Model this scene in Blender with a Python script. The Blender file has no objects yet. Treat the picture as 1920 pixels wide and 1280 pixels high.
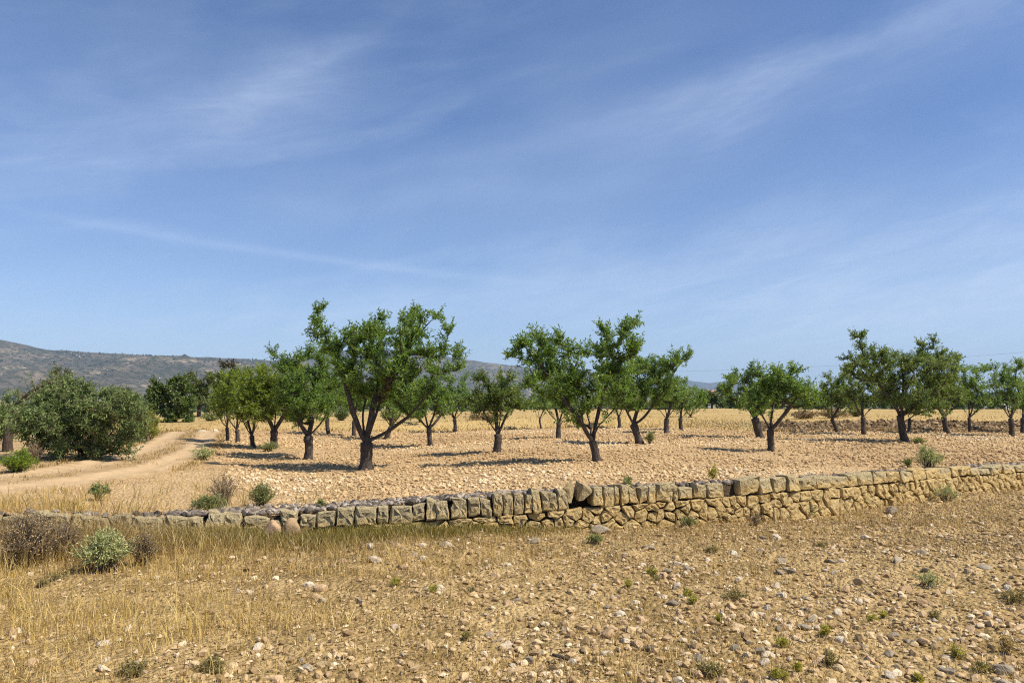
import bpy, math
import numpy as np

# ------------------------------------------------------------------ camera, sky, sun, exposure
SC = bpy.context.scene
COL = SC.collection
F_PX, HOR, CAM_H = 1480.0, 746.0, 1.8          # focal length in photo pixels, horizon row, eye height
PITCH = math.atan((HOR - 640.0) / F_PX)

cam_d = bpy.data.cameras.new('camera')
cam_d.sensor_fit = 'HORIZONTAL'
cam_d.sensor_width = 36.0
cam_d.lens = 36.0 * F_PX / 1920.0
cam_d.clip_start = 0.05
cam_d.clip_end = 40000.0
cam = bpy.data.objects.new('camera', cam_d)
cam.location = (0, 0, CAM_H)
cam.rotation_euler = (math.pi / 2 + PITCH, 0, 0)
COL.objects.link(cam)
SC.camera = cam

SUN_EL, SUN_AZ = math.radians(51), math.radians(108)   # azimuth clockwise from +Y (view direction)
SUN_DIR = (math.cos(SUN_EL) * math.sin(SUN_AZ), math.cos(SUN_EL) * math.cos(SUN_AZ), math.sin(SUN_EL))

SKY_STRENGTH = 0.077
SKY_TINT = (0.80, 0.92, 1.16, 1)
CLOUD_COL = (6.0, 7.2, 9.2, 1)
world = bpy.data.worlds.new('World')
SC.world = world
world.use_nodes = True


def build_world():
    nt = world.node_tree
    nt.nodes.clear()
    N = nt.nodes.new
    L = nt.links.new
    out = N('ShaderNodeOutputWorld')
    bg = N('ShaderNodeBackground')
    bg.inputs['Strength'].default_value = SKY_STRENGTH
    L(bg.outputs[0], out.inputs['Surface'])
    sky = N('ShaderNodeTexSky')
    sky.sky_type = 'NISHITA'
    sky.sun_disc = False
    sky.sun_elevation = SUN_EL
    sky.sun_rotation = SUN_AZ
    sky.altitude = 300
    sky.air_density = 1.0
    sky.dust_density = 0.2
    sky.ozone_density = 3.5
    tc = N('ShaderNodeTexCoord')
    direc = tc.outputs['Generated']
    sep = N('ShaderNodeSeparateXYZ')
    L(direc, sep.inputs[0])
    DX, DZ = sep.outputs['X'], sep.outputs['Z']

    def math_(op, a, b=None, clamp=False):
        m = N('ShaderNodeMath')
        m.operation = op
        m.use_clamp = clamp
        for i, v in enumerate((a, b)):
            if v is None:
                continue
            if isinstance(v, (int, float)):
                m.inputs[i].default_value = v
            else:
                L(v, m.inputs[i])
        return m.outputs[0]

    def rng(val, a, b, c, d):
        m = N('ShaderNodeMapRange')
        m.interpolation_type = 'SMOOTHSTEP'
        for i, q in enumerate((a, b, c, d)):
            m.inputs[i + 1].default_value = q
        L(val, m.inputs[0])
        return m.outputs[0]

    # thin cirrus: streaked noise over the whole sky dome, tilted up towards the sun side
    def noise(rot, stretch, scale, detail, rough, dist, off):
        r_ = N('ShaderNodeVectorRotate')
        r_.rotation_type = 'Y_AXIS'
        r_.inputs['Angle'].default_value = math.radians(rot)
        L(direc, r_.inputs['Vector'])
        mp = N('ShaderNodeMapping')
        mp.inputs['Scale'].default_value = (1, 1, stretch)
        mp.inputs['Location'].default_value = off
        L(r_.outputs[0], mp.inputs['Vector'])
        n = N('ShaderNodeTexNoise')
        n.inputs['Scale'].default_value = scale
        n.inputs['Detail'].default_value = detail
        n.inputs['Roughness'].default_value = rough
        n.inputs['Distortion'].default_value = dist
        L(mp.outputs[0], n.inputs['Vector'])
        return n.outputs['Fac']
    broad = noise(14, 2.6, 1.6, 4, 0.5, 0.5, (3.1, 1.7, 0.4))
    streak = noise(11, 4.0, 3.0, 8, 0.58, 0.6, (2.3, 6.2, 4.1))
    fine = noise(12, 5.5, 9.0, 7, 0.66, 0.9, (1.3, 5.2, 2.0))
    warp = math_('SUBTRACT', noise(10, 1.6, 7.0, 5, 0.6, 0.2, (9.0, 4.0, 3.0)), 0.5)
    cl = math_('ADD', math_('MULTIPLY', rng(broad, 0.38, 0.70, 0, 1), 0.26),
               math_('MULTIPLY', math_('MULTIPLY', rng(streak, 0.46, 0.72, 0, 1), rng(fine, 0.3, 0.7, 0.5, 1)), 0.22))
    # individual cirrus bands and an old contrail: great-circle streaks given by two directions (x, z)
    tex = rng(fine, 0.25, 0.75, 0.62, 1.0)
    for (x0, z0, x1, z1, w, wob, amp) in (
            (-0.62, 0.19, -0.24, 0.385, 0.040, 0.08, 0.24), (-0.60, 0.26, -0.22, 0.36, 0.060, 0.12, 0.22), (-0.31, 0.34, -0.16, 0.43, 0.014, 0.05, 0.22),
            (0.06, 0.325, 0.58, 0.43, 0.016, 0.05, 0.26), (0.10, 0.31, 0.62, 0.405, 0.045, 0.08, 0.26), (-0.34, 0.225, 0.10, 0.265, 0.022, 0.07, 0.18), (-0.20, 0.27, 0.02, 0.305, 0.012, 0.04, 0.14),
            (-0.50, 0.197, -0.05, 0.152, 0.0055, 0.012, 0.30), (-0.45, 0.085, 0.25, 0.160, 0.018, 0.05, 0.20), (0.05, 0.13, 0.75, 0.21, 0.070, 0.10, 0.42), (-0.30, 0.10, 0.60, 0.115, 0.030, 0.06, 0.24), (0.30, 0.08, 0.8, 0.12, 0.07, 0.06, 0.6), (-0.8, 0.03, 0.8, 0.03, 0.085, 0.05, 0.75)):
        ln = math.hypot(x1 - x0, z1 - z0)
        ux, uz = (x1 - x0) / ln, (z1 - z0) / ln
        ax = math_('SUBTRACT', DX, x0)
        az = math_('SUBTRACT', DZ, z0)
        t = math_('ADD', math_('MULTIPLY', ax, ux), math_('MULTIPLY', az, uz))
        d = math_('SUBTRACT', math_('MULTIPLY', az, ux), math_('MULTIPLY', ax, uz))
        d = math_('ADD', d, math_('MULTIPLY', warp, wob))
        g = math_('POWER', 2.718, math_('MULTIPLY', math_('POWER', math_('ABSOLUTE', math_('DIVIDE', d, w)), 1.7), -1.0))
        ends = math_('MULTIPLY', rng(t, -0.10, 0.10, 0, 1), rng(t, ln - 0.08, ln + 0.12, 1, 0))
        front = rng(sep.outputs['Y'], 0.0, 0.3, 0, 1)
        cl = math_('ADD', cl, math_('MULTIPLY', math_('MULTIPLY', math_('MULTIPLY', g, ends), math_('MULTIPLY', tex, front)), amp))
    cl = math_('MULTIPLY', cl, 0.56, True)
    mix = N('ShaderNodeMix')
    mix.data_type = 'RGBA'
    L(cl, mix.inputs[0])
    tint = N('ShaderNodeMix')
    tint.data_type = 'RGBA'
    tint.blend_type = 'MULTIPLY'
    tint.inputs[0].default_value = 1.0
    L(sky.outputs[0], tint.inputs[6])
    tint.inputs[7].default_value = SKY_TINT
    L(tint.outputs[2], mix.inputs[6])
    mix.inputs[7].default_value = CLOUD_COL
    L(mix.outputs[2], bg.inputs['Color'])


build_world()

sun_d = bpy.data.lights.new('sun', 'SUN')
sun_d.energy = 5.0
sun_d.angle = math.radians(0.6)
sun_d.color = (1.0, 0.93, 0.82)
sun = bpy.data.objects.new('sun', sun_d)
from mathutils import Vector
sun.rotation_euler = Vector(SUN_DIR).to_track_quat('Z', 'Y').to_euler()
sun.location = (20, 0, 30)
COL.objects.link(sun)

SC.view_settings.view_transform = 'Standard'
SC.view_settings.look = 'None'
SC.view_settings.exposure = 0.52
SC.view_settings.gamma = 1.0
SC.view_settings.use_curve_mapping = False
SC.render.engine = 'CYCLES'
SC.cycles.max_bounces = 6
SC.cycles.diffuse_bounces = 3
SC.cycles.transmission_bounces = 4
SC.cycles.volume_bounces = 0
SC.cycles.use_denoising = False
SC.cycles.filter_width = 1.15
SC.render.filter_size = 1.15
SC.cycles.use_adaptive_sampling = True
SC.cycles.adaptive_threshold = 0.006


# ------------------------------------------------------------------ helpers: noise, pixels to places
def hash2(ix, iy, seed):
    n = (ix.astype(np.int64) * 374761393 + iy.astype(np.int64) * 668265263 + seed * 1442695041) & 0xffffffff
    n = ((n ^ (n >> 13)) * 1274126177) & 0xffffffff
    n = n ^ (n >> 16)
    return (n & 0xffffff) / float(0xffffff)


def vnoise(x, y, freq, seed=0):
    x = np.asarray(x, float) * freq
    y = np.asarray(y, float) * freq
    ix = np.floor(x)
    iy = np.floor(y)
    fx = x - ix
    fy = y - iy
    fx = fx * fx * (3 - 2 * fx)
    fy = fy * fy * (3 - 2 * fy)
    a = hash2(ix, iy, seed)
    b = hash2(ix + 1, iy, seed)
    c = hash2(ix, iy + 1, seed)
    d = hash2(ix + 1, iy + 1, seed)
    return (a * (1 - fx) + b * fx) * (1 - fy) + (c * (1 - fx) + d * fx) * fy - 0.5


def fbm(x, y, freq, seed=0, oct=4, rough=0.5):
    s = 0
    a = 1.0
    for o in range(oct):
        s = s + a * vnoise(x, y, freq * 2 ** o, seed + o * 17)
        a *= rough
    return s


CP, SP = math.cos(PITCH), math.sin(PITCH)


def ray(px, py):
    u = (np.asarray(px, float) - 960.0) / F_PX
    v = -(np.asarray(py, float) - 640.0) / F_PX
    return u, CP - v * SP, SP + v * CP


def at(px, py, Y):
    """point of the photo at forward distance Y metres"""
    x, y, z = ray(px, py)
    return np.array([x / y * Y, Y, CAM_H + z / y * Y])


def on_level(px, py, z):
    x, y, dz = ray(px, py)
    t = (z - CAM_H) / dz
    return np.array(np.broadcast_arrays(x * t, y * t))


def to_px(P):
    P = np.asarray(P, float)
    x, y, z = P[..., 0], P[..., 1], P[..., 2] - CAM_H
    f = y * CP + z * SP
    w = -y * SP + z * CP
    return 960 + F_PX * x / f, 640 - F_PX * w / f


# the dry stone wall: line of its foot and height of its top, read off the photograph
_wb = [(-420, 1034), (-200, 1024), (0, 1015), (250, 1008), (500, 1004), (700, 1002), (900, 1000), (1100, 994), (1300, 982), (1500, 967),
       (1700, 945), (1920, 915), (2150, 886)]
_wt = [(-420, 960), (-200, 962), (0, 963), (250, 968), (500, 965), (620, 956), (800, 942), (1000, 924), (1100, 917), (1300, 909), (1400, 904),
       (1500, 898), (1600, 893), (1700, 886), (1920, 872), (2150, 852)]
_px = np.array([p[0] for p in _wb], float)
WB = np.array([on_level(px, py, 0.0) for px, py in _wb])
_wtop = []
for (px, py), w in zip(_wb, WB):
    tpy = np.interp(px, [q[0] for q in _wt], [q[1] for q in _wt])
    _wtop.append(at(px, tpy, w[1])[2])
_wtop = np.array(_wtop)
WX = WB[:, 0]


def wall_y(x):
    x = np.asarray(x, float)
    y = np.interp(x, WX, WB[:, 1])
    y = y + np.maximum(x - WX[-1], 0) * 0.55
    return y


def wall_top(x):
    return np.interp(x, WX, _wtop)


def H_fg(x, y):
    return 0.10 * fbm(x, y, 0.35, 3, 3) + 0.05 * fbm(x, y, 2.3, 5, 4, 0.6) - 0.02


_bank_px = [(-700, 822), (0, 816), (390, 812), (700, 804), (1000, 801), (1270, 800), (1480, 806), (1920, 804), (2700, 806)]
_bank = np.array([on_level(p[0], p[1], 0.5 if p[0] > 600 else 0.38) for p in _bank_px])


def bank_y(x):
    return np.interp(x, _bank[:, 0], _bank[:, 1])


def H_or(x, y):
    """orchard terrace behind the wall"""
    x = np.asarray(x, float)
    y = np.asarray(y, float)
    d = y - wall_y(x)
    z = wall_top(x) - 0.035
    far = np.clip(d / 20, 0, 1)
    z = z * (1 - far * 0.6) + 0.46 * far * 0.6
    z = z + (0.07 * fbm(x, y, 0.25, 31, 3) + 0.03 * fbm(x, y, 1.6, 37, 2)) * np.clip(d / 1.5, 0, 1)
    # earth bank under the shrubs on the left
    m = np.exp(-((x + 11.3 + (y - 19) * 0.42) / 2.0) ** 2) * np.exp(-((y - 20) / 4.5) ** 2)
    z = z + 0.26 * m
    return z


def H_field(x, y):
    b = bank_y(x)
    t = np.clip((y - b) / 1.1, 0, 1)
    t = t * t * (3 - 2 * t)
    rise = np.interp(x, [-30, -12, 0, 10, 16], [0.15, 0.25, 0.40, 0.42, 0.5])
    return H_or(x, b) + rise * t + 0.05 * fbm(x, y, 0.3, 71, 3)


def ground(px, py, H):
    z = 0.4
    for _ in range(40):
        p = on_level(px, py, z)
        z = 0.5 * z + 0.5 * float(H(p[0], p[1]))
    return np.array([p[0], p[1], float(H(p[0], p[1]))])


# ------------------------------------------------------------------ helpers: meshes and objects
def mesh(name, V, F, mat=None, smooth=False, attrs=None):
    """F: one (m,k) index array or a list of such arrays"""
    me = bpy.data.meshes.new(name)
    V = np.ascontiguousarray(V, dtype=np.float32)
    if not isinstance(F, (list, tuple)):
        F = [F]
    F = [np.asarray(f, dtype=np.int32) for f in F if len(f)]
    me.vertices.add(len(V))
    me.vertices.foreach_set('co', V.ravel())
    loops = np.concatenate([f.ravel() for f in F])
    tot = np.concatenate([np.full(len(f), f.shape[1], np.int32) for f in F])
    start = np.concatenate([[0], np.cumsum(tot)[:-1]]).astype(np.int32)
    me.loops.add(len(loops))
    me.loops.foreach_set('vertex_index', loops)
    me.polygons.add(len(tot))
    me.polygons.foreach_set('loop_start', start)
    me.polygons.foreach_set('use_smooth', np.full(len(tot), smooth, dtype=bool))
    me.update(calc_edges=True)
    for k, a in (attrs or {}).items():
        at_ = me.attributes.new(k, 'FLOAT', 'POINT')
        at_.data.foreach_set('value', np.ascontiguousarray(a, dtype=np.float32))
    if mat is not None:
        me.materials.append(mat)
    return me


def obj(name, me, parent=None, loc=None):
    o = bpy.data.objects.new(name, me)
    COL.objects.link(o)
    if parent is not None:
        o.parent = parent
    if loc is not None:
        o.location = [float(c) for c in loc]
    return o


def tag(o, label=None, cat=None, group=None, kind=None):
    for k, v in (('label', label), ('category', cat), ('group', group), ('kind', kind)):
        if v:
            o[k] = v
    return o


def empty(name, loc, label, cat, group=None):
    o = obj(name, None, None, loc)
    o.empty_display_size = 0.2
    return tag(o, label, cat, group)


class Soup:
    """collects vertex / face arrays of several pieces of ONE part"""
    def __init__(s):
        s.V, s.Q, s.T, s.R, s.n = [], [], [], [], 0

    def add(s, V, Q=None, T=None, R=None):
        V = np.asarray(V, float).reshape(-1, 3)
        s.V.append(V)
        if Q is not None and len(Q):
            s.Q.append(np.asarray(Q) + s.n)
        if T is not None and len(T):
            s.T.append(np.asarray(T) + s.n)
        s.R.append(np.zeros(len(V)) if R is None else np.broadcast_to(R, (len(V),)))
        s.n += len(V)

    def mesh(s, name, mat, smooth=False, origin=(0, 0, 0)):
        F = []
        if s.Q:
            F.append(np.concatenate(s.Q))
        if s.T:
            F.append(np.concatenate(s.T))
        return mesh(name, np.concatenate(s.V) - np.asarray(origin), F, mat, smooth, {'rnd': np.concatenate(s.R)})


def unit(v):
    v = np.asarray(v, float)
    return v / (np.linalg.norm(v, axis=-1, keepdims=True) + 1e-9)


def tube(pts, rad, sides=8, rng=None, rough=0.0):
    pts = np.asarray(pts, float)
    n = len(pts)
    tan = unit(np.gradient(pts, axis=0))
    up = np.array([0.31, 0.95, 0.05]) if abs(tan[0][2]) > 0.5 else np.array([0, 0, 1.0])
    a = np.linspace(0, 2 * math.pi, sides, endpoint=False)
    V = []
    e1 = unit(np.cross(up, tan[0]))
    for i in range(n):
        e1 = unit(e1 - tan[i] * np.dot(e1, tan[i]))
        e2 = np.cross(tan[i], e1)
        r = rad[i] * np.ones(sides)
        if rng is not None and rough:
            r = r * (1 + rough * rng.uniform(-1, 1, sides))
        V.append(pts[i] + np.outer(np.cos(a) * r, e1) + np.outer(np.sin(a) * r, e2))
    V.append(pts[-1:] + tan[-1] * rad[-1] * 0.5)
    V = np.concatenate(V)
    j = np.arange(sides)
    Q = []
    for i in range(n - 1):
        Q.append(np.stack([i * sides + j, i * sides + (j + 1) % sides, (i + 1) * sides + (j + 1) % sides, (i + 1) * sides + j], 1))
    T = np.stack([(n - 1) * sides + j, (n - 1) * sides + (j + 1) % sides, np.full(sides, n * sides)], 1)
    return V, np.concatenate(Q), T


_phi = (1 + 5 ** 0.5) / 2
ICO_V = unit(np.array([(-1, _phi, 0), (1, _phi, 0), (-1, -_phi, 0), (1, -_phi, 0), (0, -1, _phi), (0, 1, _phi), (0, -1, -_phi), (0, 1, -_phi),
                       (_phi, 0, -1), (_phi, 0, 1), (-_phi, 0, -1), (-_phi, 0, 1)], float))
ICO_F = np.array([(0, 11, 5), (0, 5, 1), (0, 1, 7), (0, 7, 10), (0, 10, 11), (1, 5, 9), (5, 11, 4), (11, 10, 2), (10, 7, 6), (7, 1, 8), (3, 9, 4),
                  (3, 4, 2), (3, 2, 6), (3, 6, 8), (3, 8, 9), (4, 9, 5), (2, 4, 11), (6, 2, 10), (8, 6, 7), (9, 8, 1)])
OCT_V = np.array([(1, 0, 0), (0, 1, 0), (-1, 0, 0), (0, -1, 0), (0, 0, 1), (0, 0, -1)], float)
OCT_F = np.array([(0, 1, 4), (1, 2, 4), (2, 3, 4), (3, 0, 4), (1, 0, 5), (2, 1, 5), (3, 2, 5), (0, 3, 5)])


def subdivide(V, F):
    V = list(map(tuple, V))
    cache, out = {}, []

    def mid(a, b):
        k = (min(a, b), max(a, b))
        if k not in cache:
            m = unit((np.array(V[a]) + np.array(V[b])) / 2)
            V.append(tuple(m))
            cache[k] = len(V) - 1
        return cache[k]
    for a, b, c in F:
        ab, bc, ca = mid(a, b), mid(b, c), mid(c, a)
        out += [(a, ab, ca), (b, bc, ab), (c, ca, bc), (ab, bc, ca)]
    return np.array(V), np.array(out)


ICO1_V, ICO1_F = subdivide(ICO_V, ICO_F)


def lumps(P, size, rng, flat=0.7, base='ico', jit=0.22, tilt=0.35, long=0.3):
    """many irregular stones / clods: P (n,3) centres, size (n,) radii -> V, T, R"""
    BV, BF = (ICO_V, ICO_F) if base == 'ico' else (OCT_V, OCT_F)
    n, k = len(P), len(BV)
    V = np.repeat(BV[None], n, 0) * (1 + rng.uniform(-jit, jit, (n, k, 1)))
    V = V + rng.normal(0, jit * 0.25, (n, k, 3))
    sc = np.stack([1 + rng.uniform(-long, long, n), 1 + rng.uniform(-long, long, n), flat * (1 + rng.uniform(-0.25, 0.25, n))], 1)
    V = V * sc[:, None, :] * np.asarray(size)[:, None, None]
    tx, a = rng.normal(0, tilt, n), rng.uniform(0, 2 * math.pi, n)
    c, s = np.cos(tx)[:, None], np.sin(tx)[:, None]
    y, z = V[..., 1] * c - V[..., 2] * s, V[..., 1] * s + V[..., 2] * c
    V[..., 1], V[..., 2] = y, z
    c, s = np.cos(a)[:, None], np.sin(a)[:, None]
    x, y = V[..., 0] * c - V[..., 1] * s, V[..., 0] * s + V[..., 1] * c
    V[..., 0], V[..., 1] = x, y
    V = V + P[:, None, :]
    T = (BF[None] + (np.arange(n) * k)[:, None, None]).reshape(-1, 3)
    R = np.repeat(rng.uniform(0, 1, n), k)
    return V.reshape(-1, 3), T, R


def leaves(P, D, Lg, W, rng, R=None):
    """rhombic leaf blades at P along D -> V, Q, R"""
    n = len(P)
    D = unit(D)
    w = unit(np.cross(D, rng.normal(0, 1, (n, 3))))
    nrm = np.cross(D, w)
    Lg = np.broadcast_to(Lg, (n,))[:, None]
    W = np.broadcast_to(W, (n,))[:, None]
    V = np.stack([P, P + D * Lg * 0.45 + w * W * 0.5 + nrm * W * 0.14, P + D * Lg - nrm * Lg * 0.1, P + D * Lg * 0.45 - w * W * 0.5 + nrm * W * 0.14], 1)
    Q = (np.arange(4)[None] + 4 * np.arange(n)[:, None])
    R = rng.uniform(0, 1, n) if R is None else R
    return V.reshape(-1, 3), Q, np.repeat(R, 4)


# ------------------------------------------------------------------ materials (procedural)
class NB:
    def __init__(s, name):
        s.m = bpy.data.materials.new(name)
        s.m.use_nodes = True
        s.nt = s.m.node_tree
        s.nt.nodes.clear()
        s.out = s.nt.nodes.new('ShaderNodeOutputMaterial')

    def n(s, t, **kw):
        nd = s.nt.nodes.new(t)
        for k, v in kw.items():
            setattr(nd, k, v)
        return nd

    def l(s, a, b):
        s.nt.links.new(a, b)

    def noise(s, scale, detail=4, rough=0.55, dist=0.0, coord=None, w=None):
        t = s.n('ShaderNodeTexNoise')
        t.inputs['Scale'].default_value = scale
        t.inputs['Detail'].default_value = detail
        t.inputs['Roughness'].default_value = rough
        t.inputs['Distortion'].default_value = dist
        s.l(coord if coord is not None else s.pos(), t.inputs['Vector'])
        return t.outputs['Fac']

    def pos(s):
        if not hasattr(s, '_p'):
            s._p = s.n('ShaderNodeNewGeometry').outputs['Position']
        return s._p

    def ramp(s, fac, stops, interp='LINEAR'):
        r = s.n('ShaderNodeValToRGB')
        r.color_ramp.interpolation = interp
        e = r.color_ramp.elements
        while len(e) > 1:
            e.remove(e[-1])
        e[0].position = stops[0][0]
        e[0].color = (*stops[0][1], 1)
        for p, c in stops[1:]:
            q = e.new(p)
            q.color = (*c, 1)
        s.l(fac, r.inputs[0])
        return r.outputs[0]

    def rng(s, val, a, b, c=0.0, d=1.0):
        m = s.n('ShaderNodeMapRange')
        m.interpolation_type = 'SMOOTHSTEP'
        for i, q in enumerate((a, b, c, d)):
            m.inputs[i + 1].default_value = q
        s.l(val, m.inputs[0])
        return m.outputs[0]

    def mix(s, fac, a, b, blend='MIX'):
        m = s.n('ShaderNodeMix')
        m.data_type = 'RGBA'
        m.blend_type = blend
        for i, v in ((0, fac), (6, a), (7, b)):
            if isinstance(v, (int, float)):
                m.inputs[i].default_value = v
            elif isinstance(v, tuple):
                m.inputs[i].default_value = (*v, 1)
            else:
                s.l(v, m.inputs[i])
        return m.outputs[2]

    def math(s, op, a, b):
        m = s.n('ShaderNodeMath', operation=op)
        for i, v in enumerate((a, b)):
            if isinstance(v, (int, float)):
                m.inputs[i].default_value = v
            else:
                s.l(v, m.inputs[i])
        return m.outputs[0]

    def attr(s, name):
        a = s.n('ShaderNodeAttribute')
        a.attribute_name = name
        return a.outputs['Fac']

    def bump(s, h, strength=0.5, dist=0.02, normal=None):
        b = s.n('ShaderNodeBump')
        b.inputs['Strength'].default_value = strength
        b.inputs['Distance'].default_value = dist
        s.l(h, b.inputs['Height'])
        if normal is not None:
            s.l(normal, b.inputs['Normal'])
        return b.outputs[0]

    def principled(s, col, rough=0.9, normal=None, spec=0.2):
        p = s.n('ShaderNodeBsdfPrincipled')
        if isinstance(col, tuple):
            p.inputs['Base Color'].default_value = (*col, 1)
        else:
            s.l(col, p.inputs['Base Color'])
        p.inputs['Roughness'].default_value = rough
        p.inputs['Specular IOR Level'].default_value = spec
        if normal is not None:
            s.l(normal, p.inputs['Normal'])
        s.l(p.outputs[0], s.out.inputs['Surface'])
        return p


def leaf_mat(name, stops, trans=0.50, tcol=(1.3, 1.3, 0.55), rough=0.42):
    b = NB(name)
    col = b.ramp(b.attr('rnd'), stops)
    p = b.n('ShaderNodeBsdfPrincipled')
    b.l(col, p.inputs['Base Color'])
    p.inputs['Roughness'].default_value = rough
    p.inputs['Specular IOR Level'].default_value = 0.5
    t = b.n('ShaderNodeBsdfTranslucent')
    b.l(b.mix(1.0, col, tcol, 'MULTIPLY'), t.inputs['Color'])
    m = b.n('ShaderNodeMixShader')
    m.inputs[0].default_value = trans
    b.l(p.outputs[0], m.inputs[1])
    b.l(t.outputs[0], m.inputs[2])
    b.l(m.outputs[0], b.out.inputs['Surface'])
    return b.m


def bark_mat(name, c1, c2, scale=1.0):
    b = NB(name)
    mp = b.n('ShaderNodeMapping')
    mp.inputs['Scale'].default_value = (1, 1, 0.35)
    b.l(b.pos(), mp.inputs['Vector'])
    n1 = b.noise(28 * scale, 6, 0.65, 0.4, mp.outputs[0])
    n2 = b.noise(5 * scale, 3)
    col = b.ramp(n1, [(0.3, c1), (0.7, c2)])
    col = b.mix(b.rng(n2, 0.5, 0.75), col, tuple(0.5 * x + 0.06 for x in c2))
    b.principled(col, 0.95, b.bump(n1, 1.0, 0.03), 0.1)
    return b.m


def soil_mat(name, dark, mid, light, litter=None, scale=1.0):
    b = NB(name)
    n1 = b.noise(0.55 * scale, 5, 0.6)
    n2 = b.noise(7 * scale, 6, 0.65)
    n3 = b.noise(60 * scale, 4, 0.6)
    col = b.ramp(n2, [(0.28, dark), (0.5, mid), (0.72, light)])
    col = b.mix(b.rng(n1, 0.38, 0.62, 0.0, 0.6), col, light)
    if litter:
        l1 = b.noise(2.1, 5, 0.7)
        col = b.mix(b.rng(l1, 0.45, 0.62, 0.0, 0.75), col, b.ramp(n3, [(0.3, litter[0]), (0.7, litter[1])]))
    v = b.n('ShaderNodeTexVoronoi')
    v.inputs['Scale'].default_value = 22 * scale
    b.l(b.pos(), v.inputs['Vector'])
    h = b.math('ADD', b.math('MULTIPLY', n3, 0.4), b.math('SUBTRACT', n2, b.math('MULTIPLY', v.outputs['Distance'], 0.9)))
    b.principled(col, 1.0, b.bump(h, 0.9, 0.055), 0.05)
    return b.m


def stone_mat(name, stops, bumpd=0.015, scale=1.0, var=0.5):
    """loose stones / clods, one tint per stone through the rnd attribute"""
    b = NB(name)
    col = b.ramp(b.attr('rnd'), stops)
    n = b.noise(35 * scale, 5, 0.65)
    col = b.mix(b.rng(n, 0.3, 0.7, 0.0, var), col, b.mix(1.0, col, (0.62, 0.58, 0.54), 'MULTIPLY'))
    b.principled(col, 0.95, b.bump(n, 0.6, bumpd), 0.15)
    return b.m


def field_stone_mat(name, c_lo, c_hi):
    b = NB(name)
    oi = b.n('ShaderNodeObjectInfo')
    n = b.noise(22, 6, 0.7)
    n2 = b.noise(70, 4, 0.7)
    col = b.mix(oi.outputs['Random'], c_lo, c_hi)
    col = b.mix(b.rng(n, 0.42, 0.68, 0.0, 0.6), col, b.mix(1.0, col, (0.55, 0.52, 0.50), 'MULTIPLY'))
    b.principled(col, 0.92, b.bump(b.math('ADD', n, b.math('MULTIPLY', n2, 0.5)), 0.8, 0.02), 0.2)
    return b.m


def wall_stone_mat():
    b = NB('ochre_limestone')
    oi = b.n('ShaderNodeObjectInfo')
    n = b.noise(14, 7, 0.72, 0.4)
    n2 = b.noise(62, 6, 0.72)
    n3 = b.noise(3.3, 4, 0.6)
    col = b.ramp(n, [(0.32, (0.34, 0.215, 0.075)), (0.5, (0.60, 0.425, 0.175)), (0.68, (0.74, 0.585, 0.31))])
    col = b.mix(b.math('MULTIPLY', oi.outputs['Random'], 0.55), col, b.mix(1.0, col, (0.88, 0.91, 0.98), 'MULTIPLY'))
    # grey lichen and weathering on the coping stones
    w = b.attr('weather')
    patch = b.rng(b.math('ADD', b.math('MULTIPLY', b.math('ADD', n3, b.math('MULTIPLY', n2, 0.6)), 0.8), b.math('MULTIPLY', w, 0.55)), 0.86, 1.16)
    lich = b.ramp(n2, [(0.36, (0.11, 0.09, 0.052)), (0.5, (0.42, 0.355, 0.21)), (0.64, (0.68, 0.58, 0.37))])
    col = b.mix(b.math('MULTIPLY', patch, 0.72), col, lich)
    pits = b.rng(n2, 0.32, 0.45, 1.0, 0.0)
    col = b.mix(b.math('MULTIPLY', pits, 0.7), col, (0.14, 0.095, 0.045))
    h = b.math('ADD', n, b.math('MULTIPLY', n2, 0.45))
    b.principled(col, 0.95, b.bump(h, 1.0, 0.05), 0.12)
    return b.m


M = {}
M['bark'] = bark_mat('dark_bark', (0.027, 0.021, 0.018), (0.128, 0.102, 0.084))
M['bark_old'] = bark_mat('weathered_bark', (0.028, 0.02, 0.015), (0.13, 0.095, 0.068))
M['twig'] = bark_mat('twig_bark', (0.03, 0.022, 0.017), (0.10, 0.08, 0.065))
M['deadwood'] = bark_mat('dead_twigs', (0.10, 0.075, 0.05), (0.26, 0.20, 0.14))
M['almond'] = leaf_mat('almond_leaf', [(0, (0.080, 0.147, 0.030)), (0.45, (0.141, 0.239, 0.044)), (0.85, (0.241, 0.339, 0.075)), (1, (0.435, 0.474, 0.159))])
M['almond_yellow'] = leaf_mat('almond_leaf_lighter', [(0, (0.106, 0.163, 0.022)), (0.5, (0.199, 0.273, 0.032)), (1, (0.388, 0.426, 0.069))])
M['almond_dark'] = leaf_mat('almond_leaf_darker', [(0, (0.072, 0.124, 0.033)), (0.5, (0.136, 0.201, 0.050)), (1, (0.338, 0.386, 0.138))])
M['almond_pale'] = leaf_mat('almond_leaf_pale', [(0, (0.094, 0.162, 0.041)), (0.5, (0.160, 0.248, 0.071)), (1, (0.321, 0.427, 0.173))])
M['olive'] = leaf_mat('grey_green_leaf', [(0, (0.068, 0.104, 0.026)), (0.5, (0.129, 0.181, 0.049)), (1, (0.258, 0.318, 0.106))], 0.2, rough=0.75)
M['pine'] = leaf_mat('pine_needles', [(0, (0.056, 0.082, 0.020)), (0.6, (0.112, 0.150, 0.032)), (1, (0.225, 0.218, 0.051))], 0.15)
M['pine_brown'] = leaf_mat('dry_pine_needles', [(0, (0.035, 0.035, 0.014)), (0.6, (0.07, 0.062, 0.022)), (1, (0.16, 0.10, 0.045))], 0.15)
M['carob'] = leaf_mat('glossy_green_leaf', [(0, (0.044, 0.079, 0.018)), (0.5, (0.092, 0.142, 0.029)), (1, (0.202, 0.242, 0.057))], 0.3)
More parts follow.
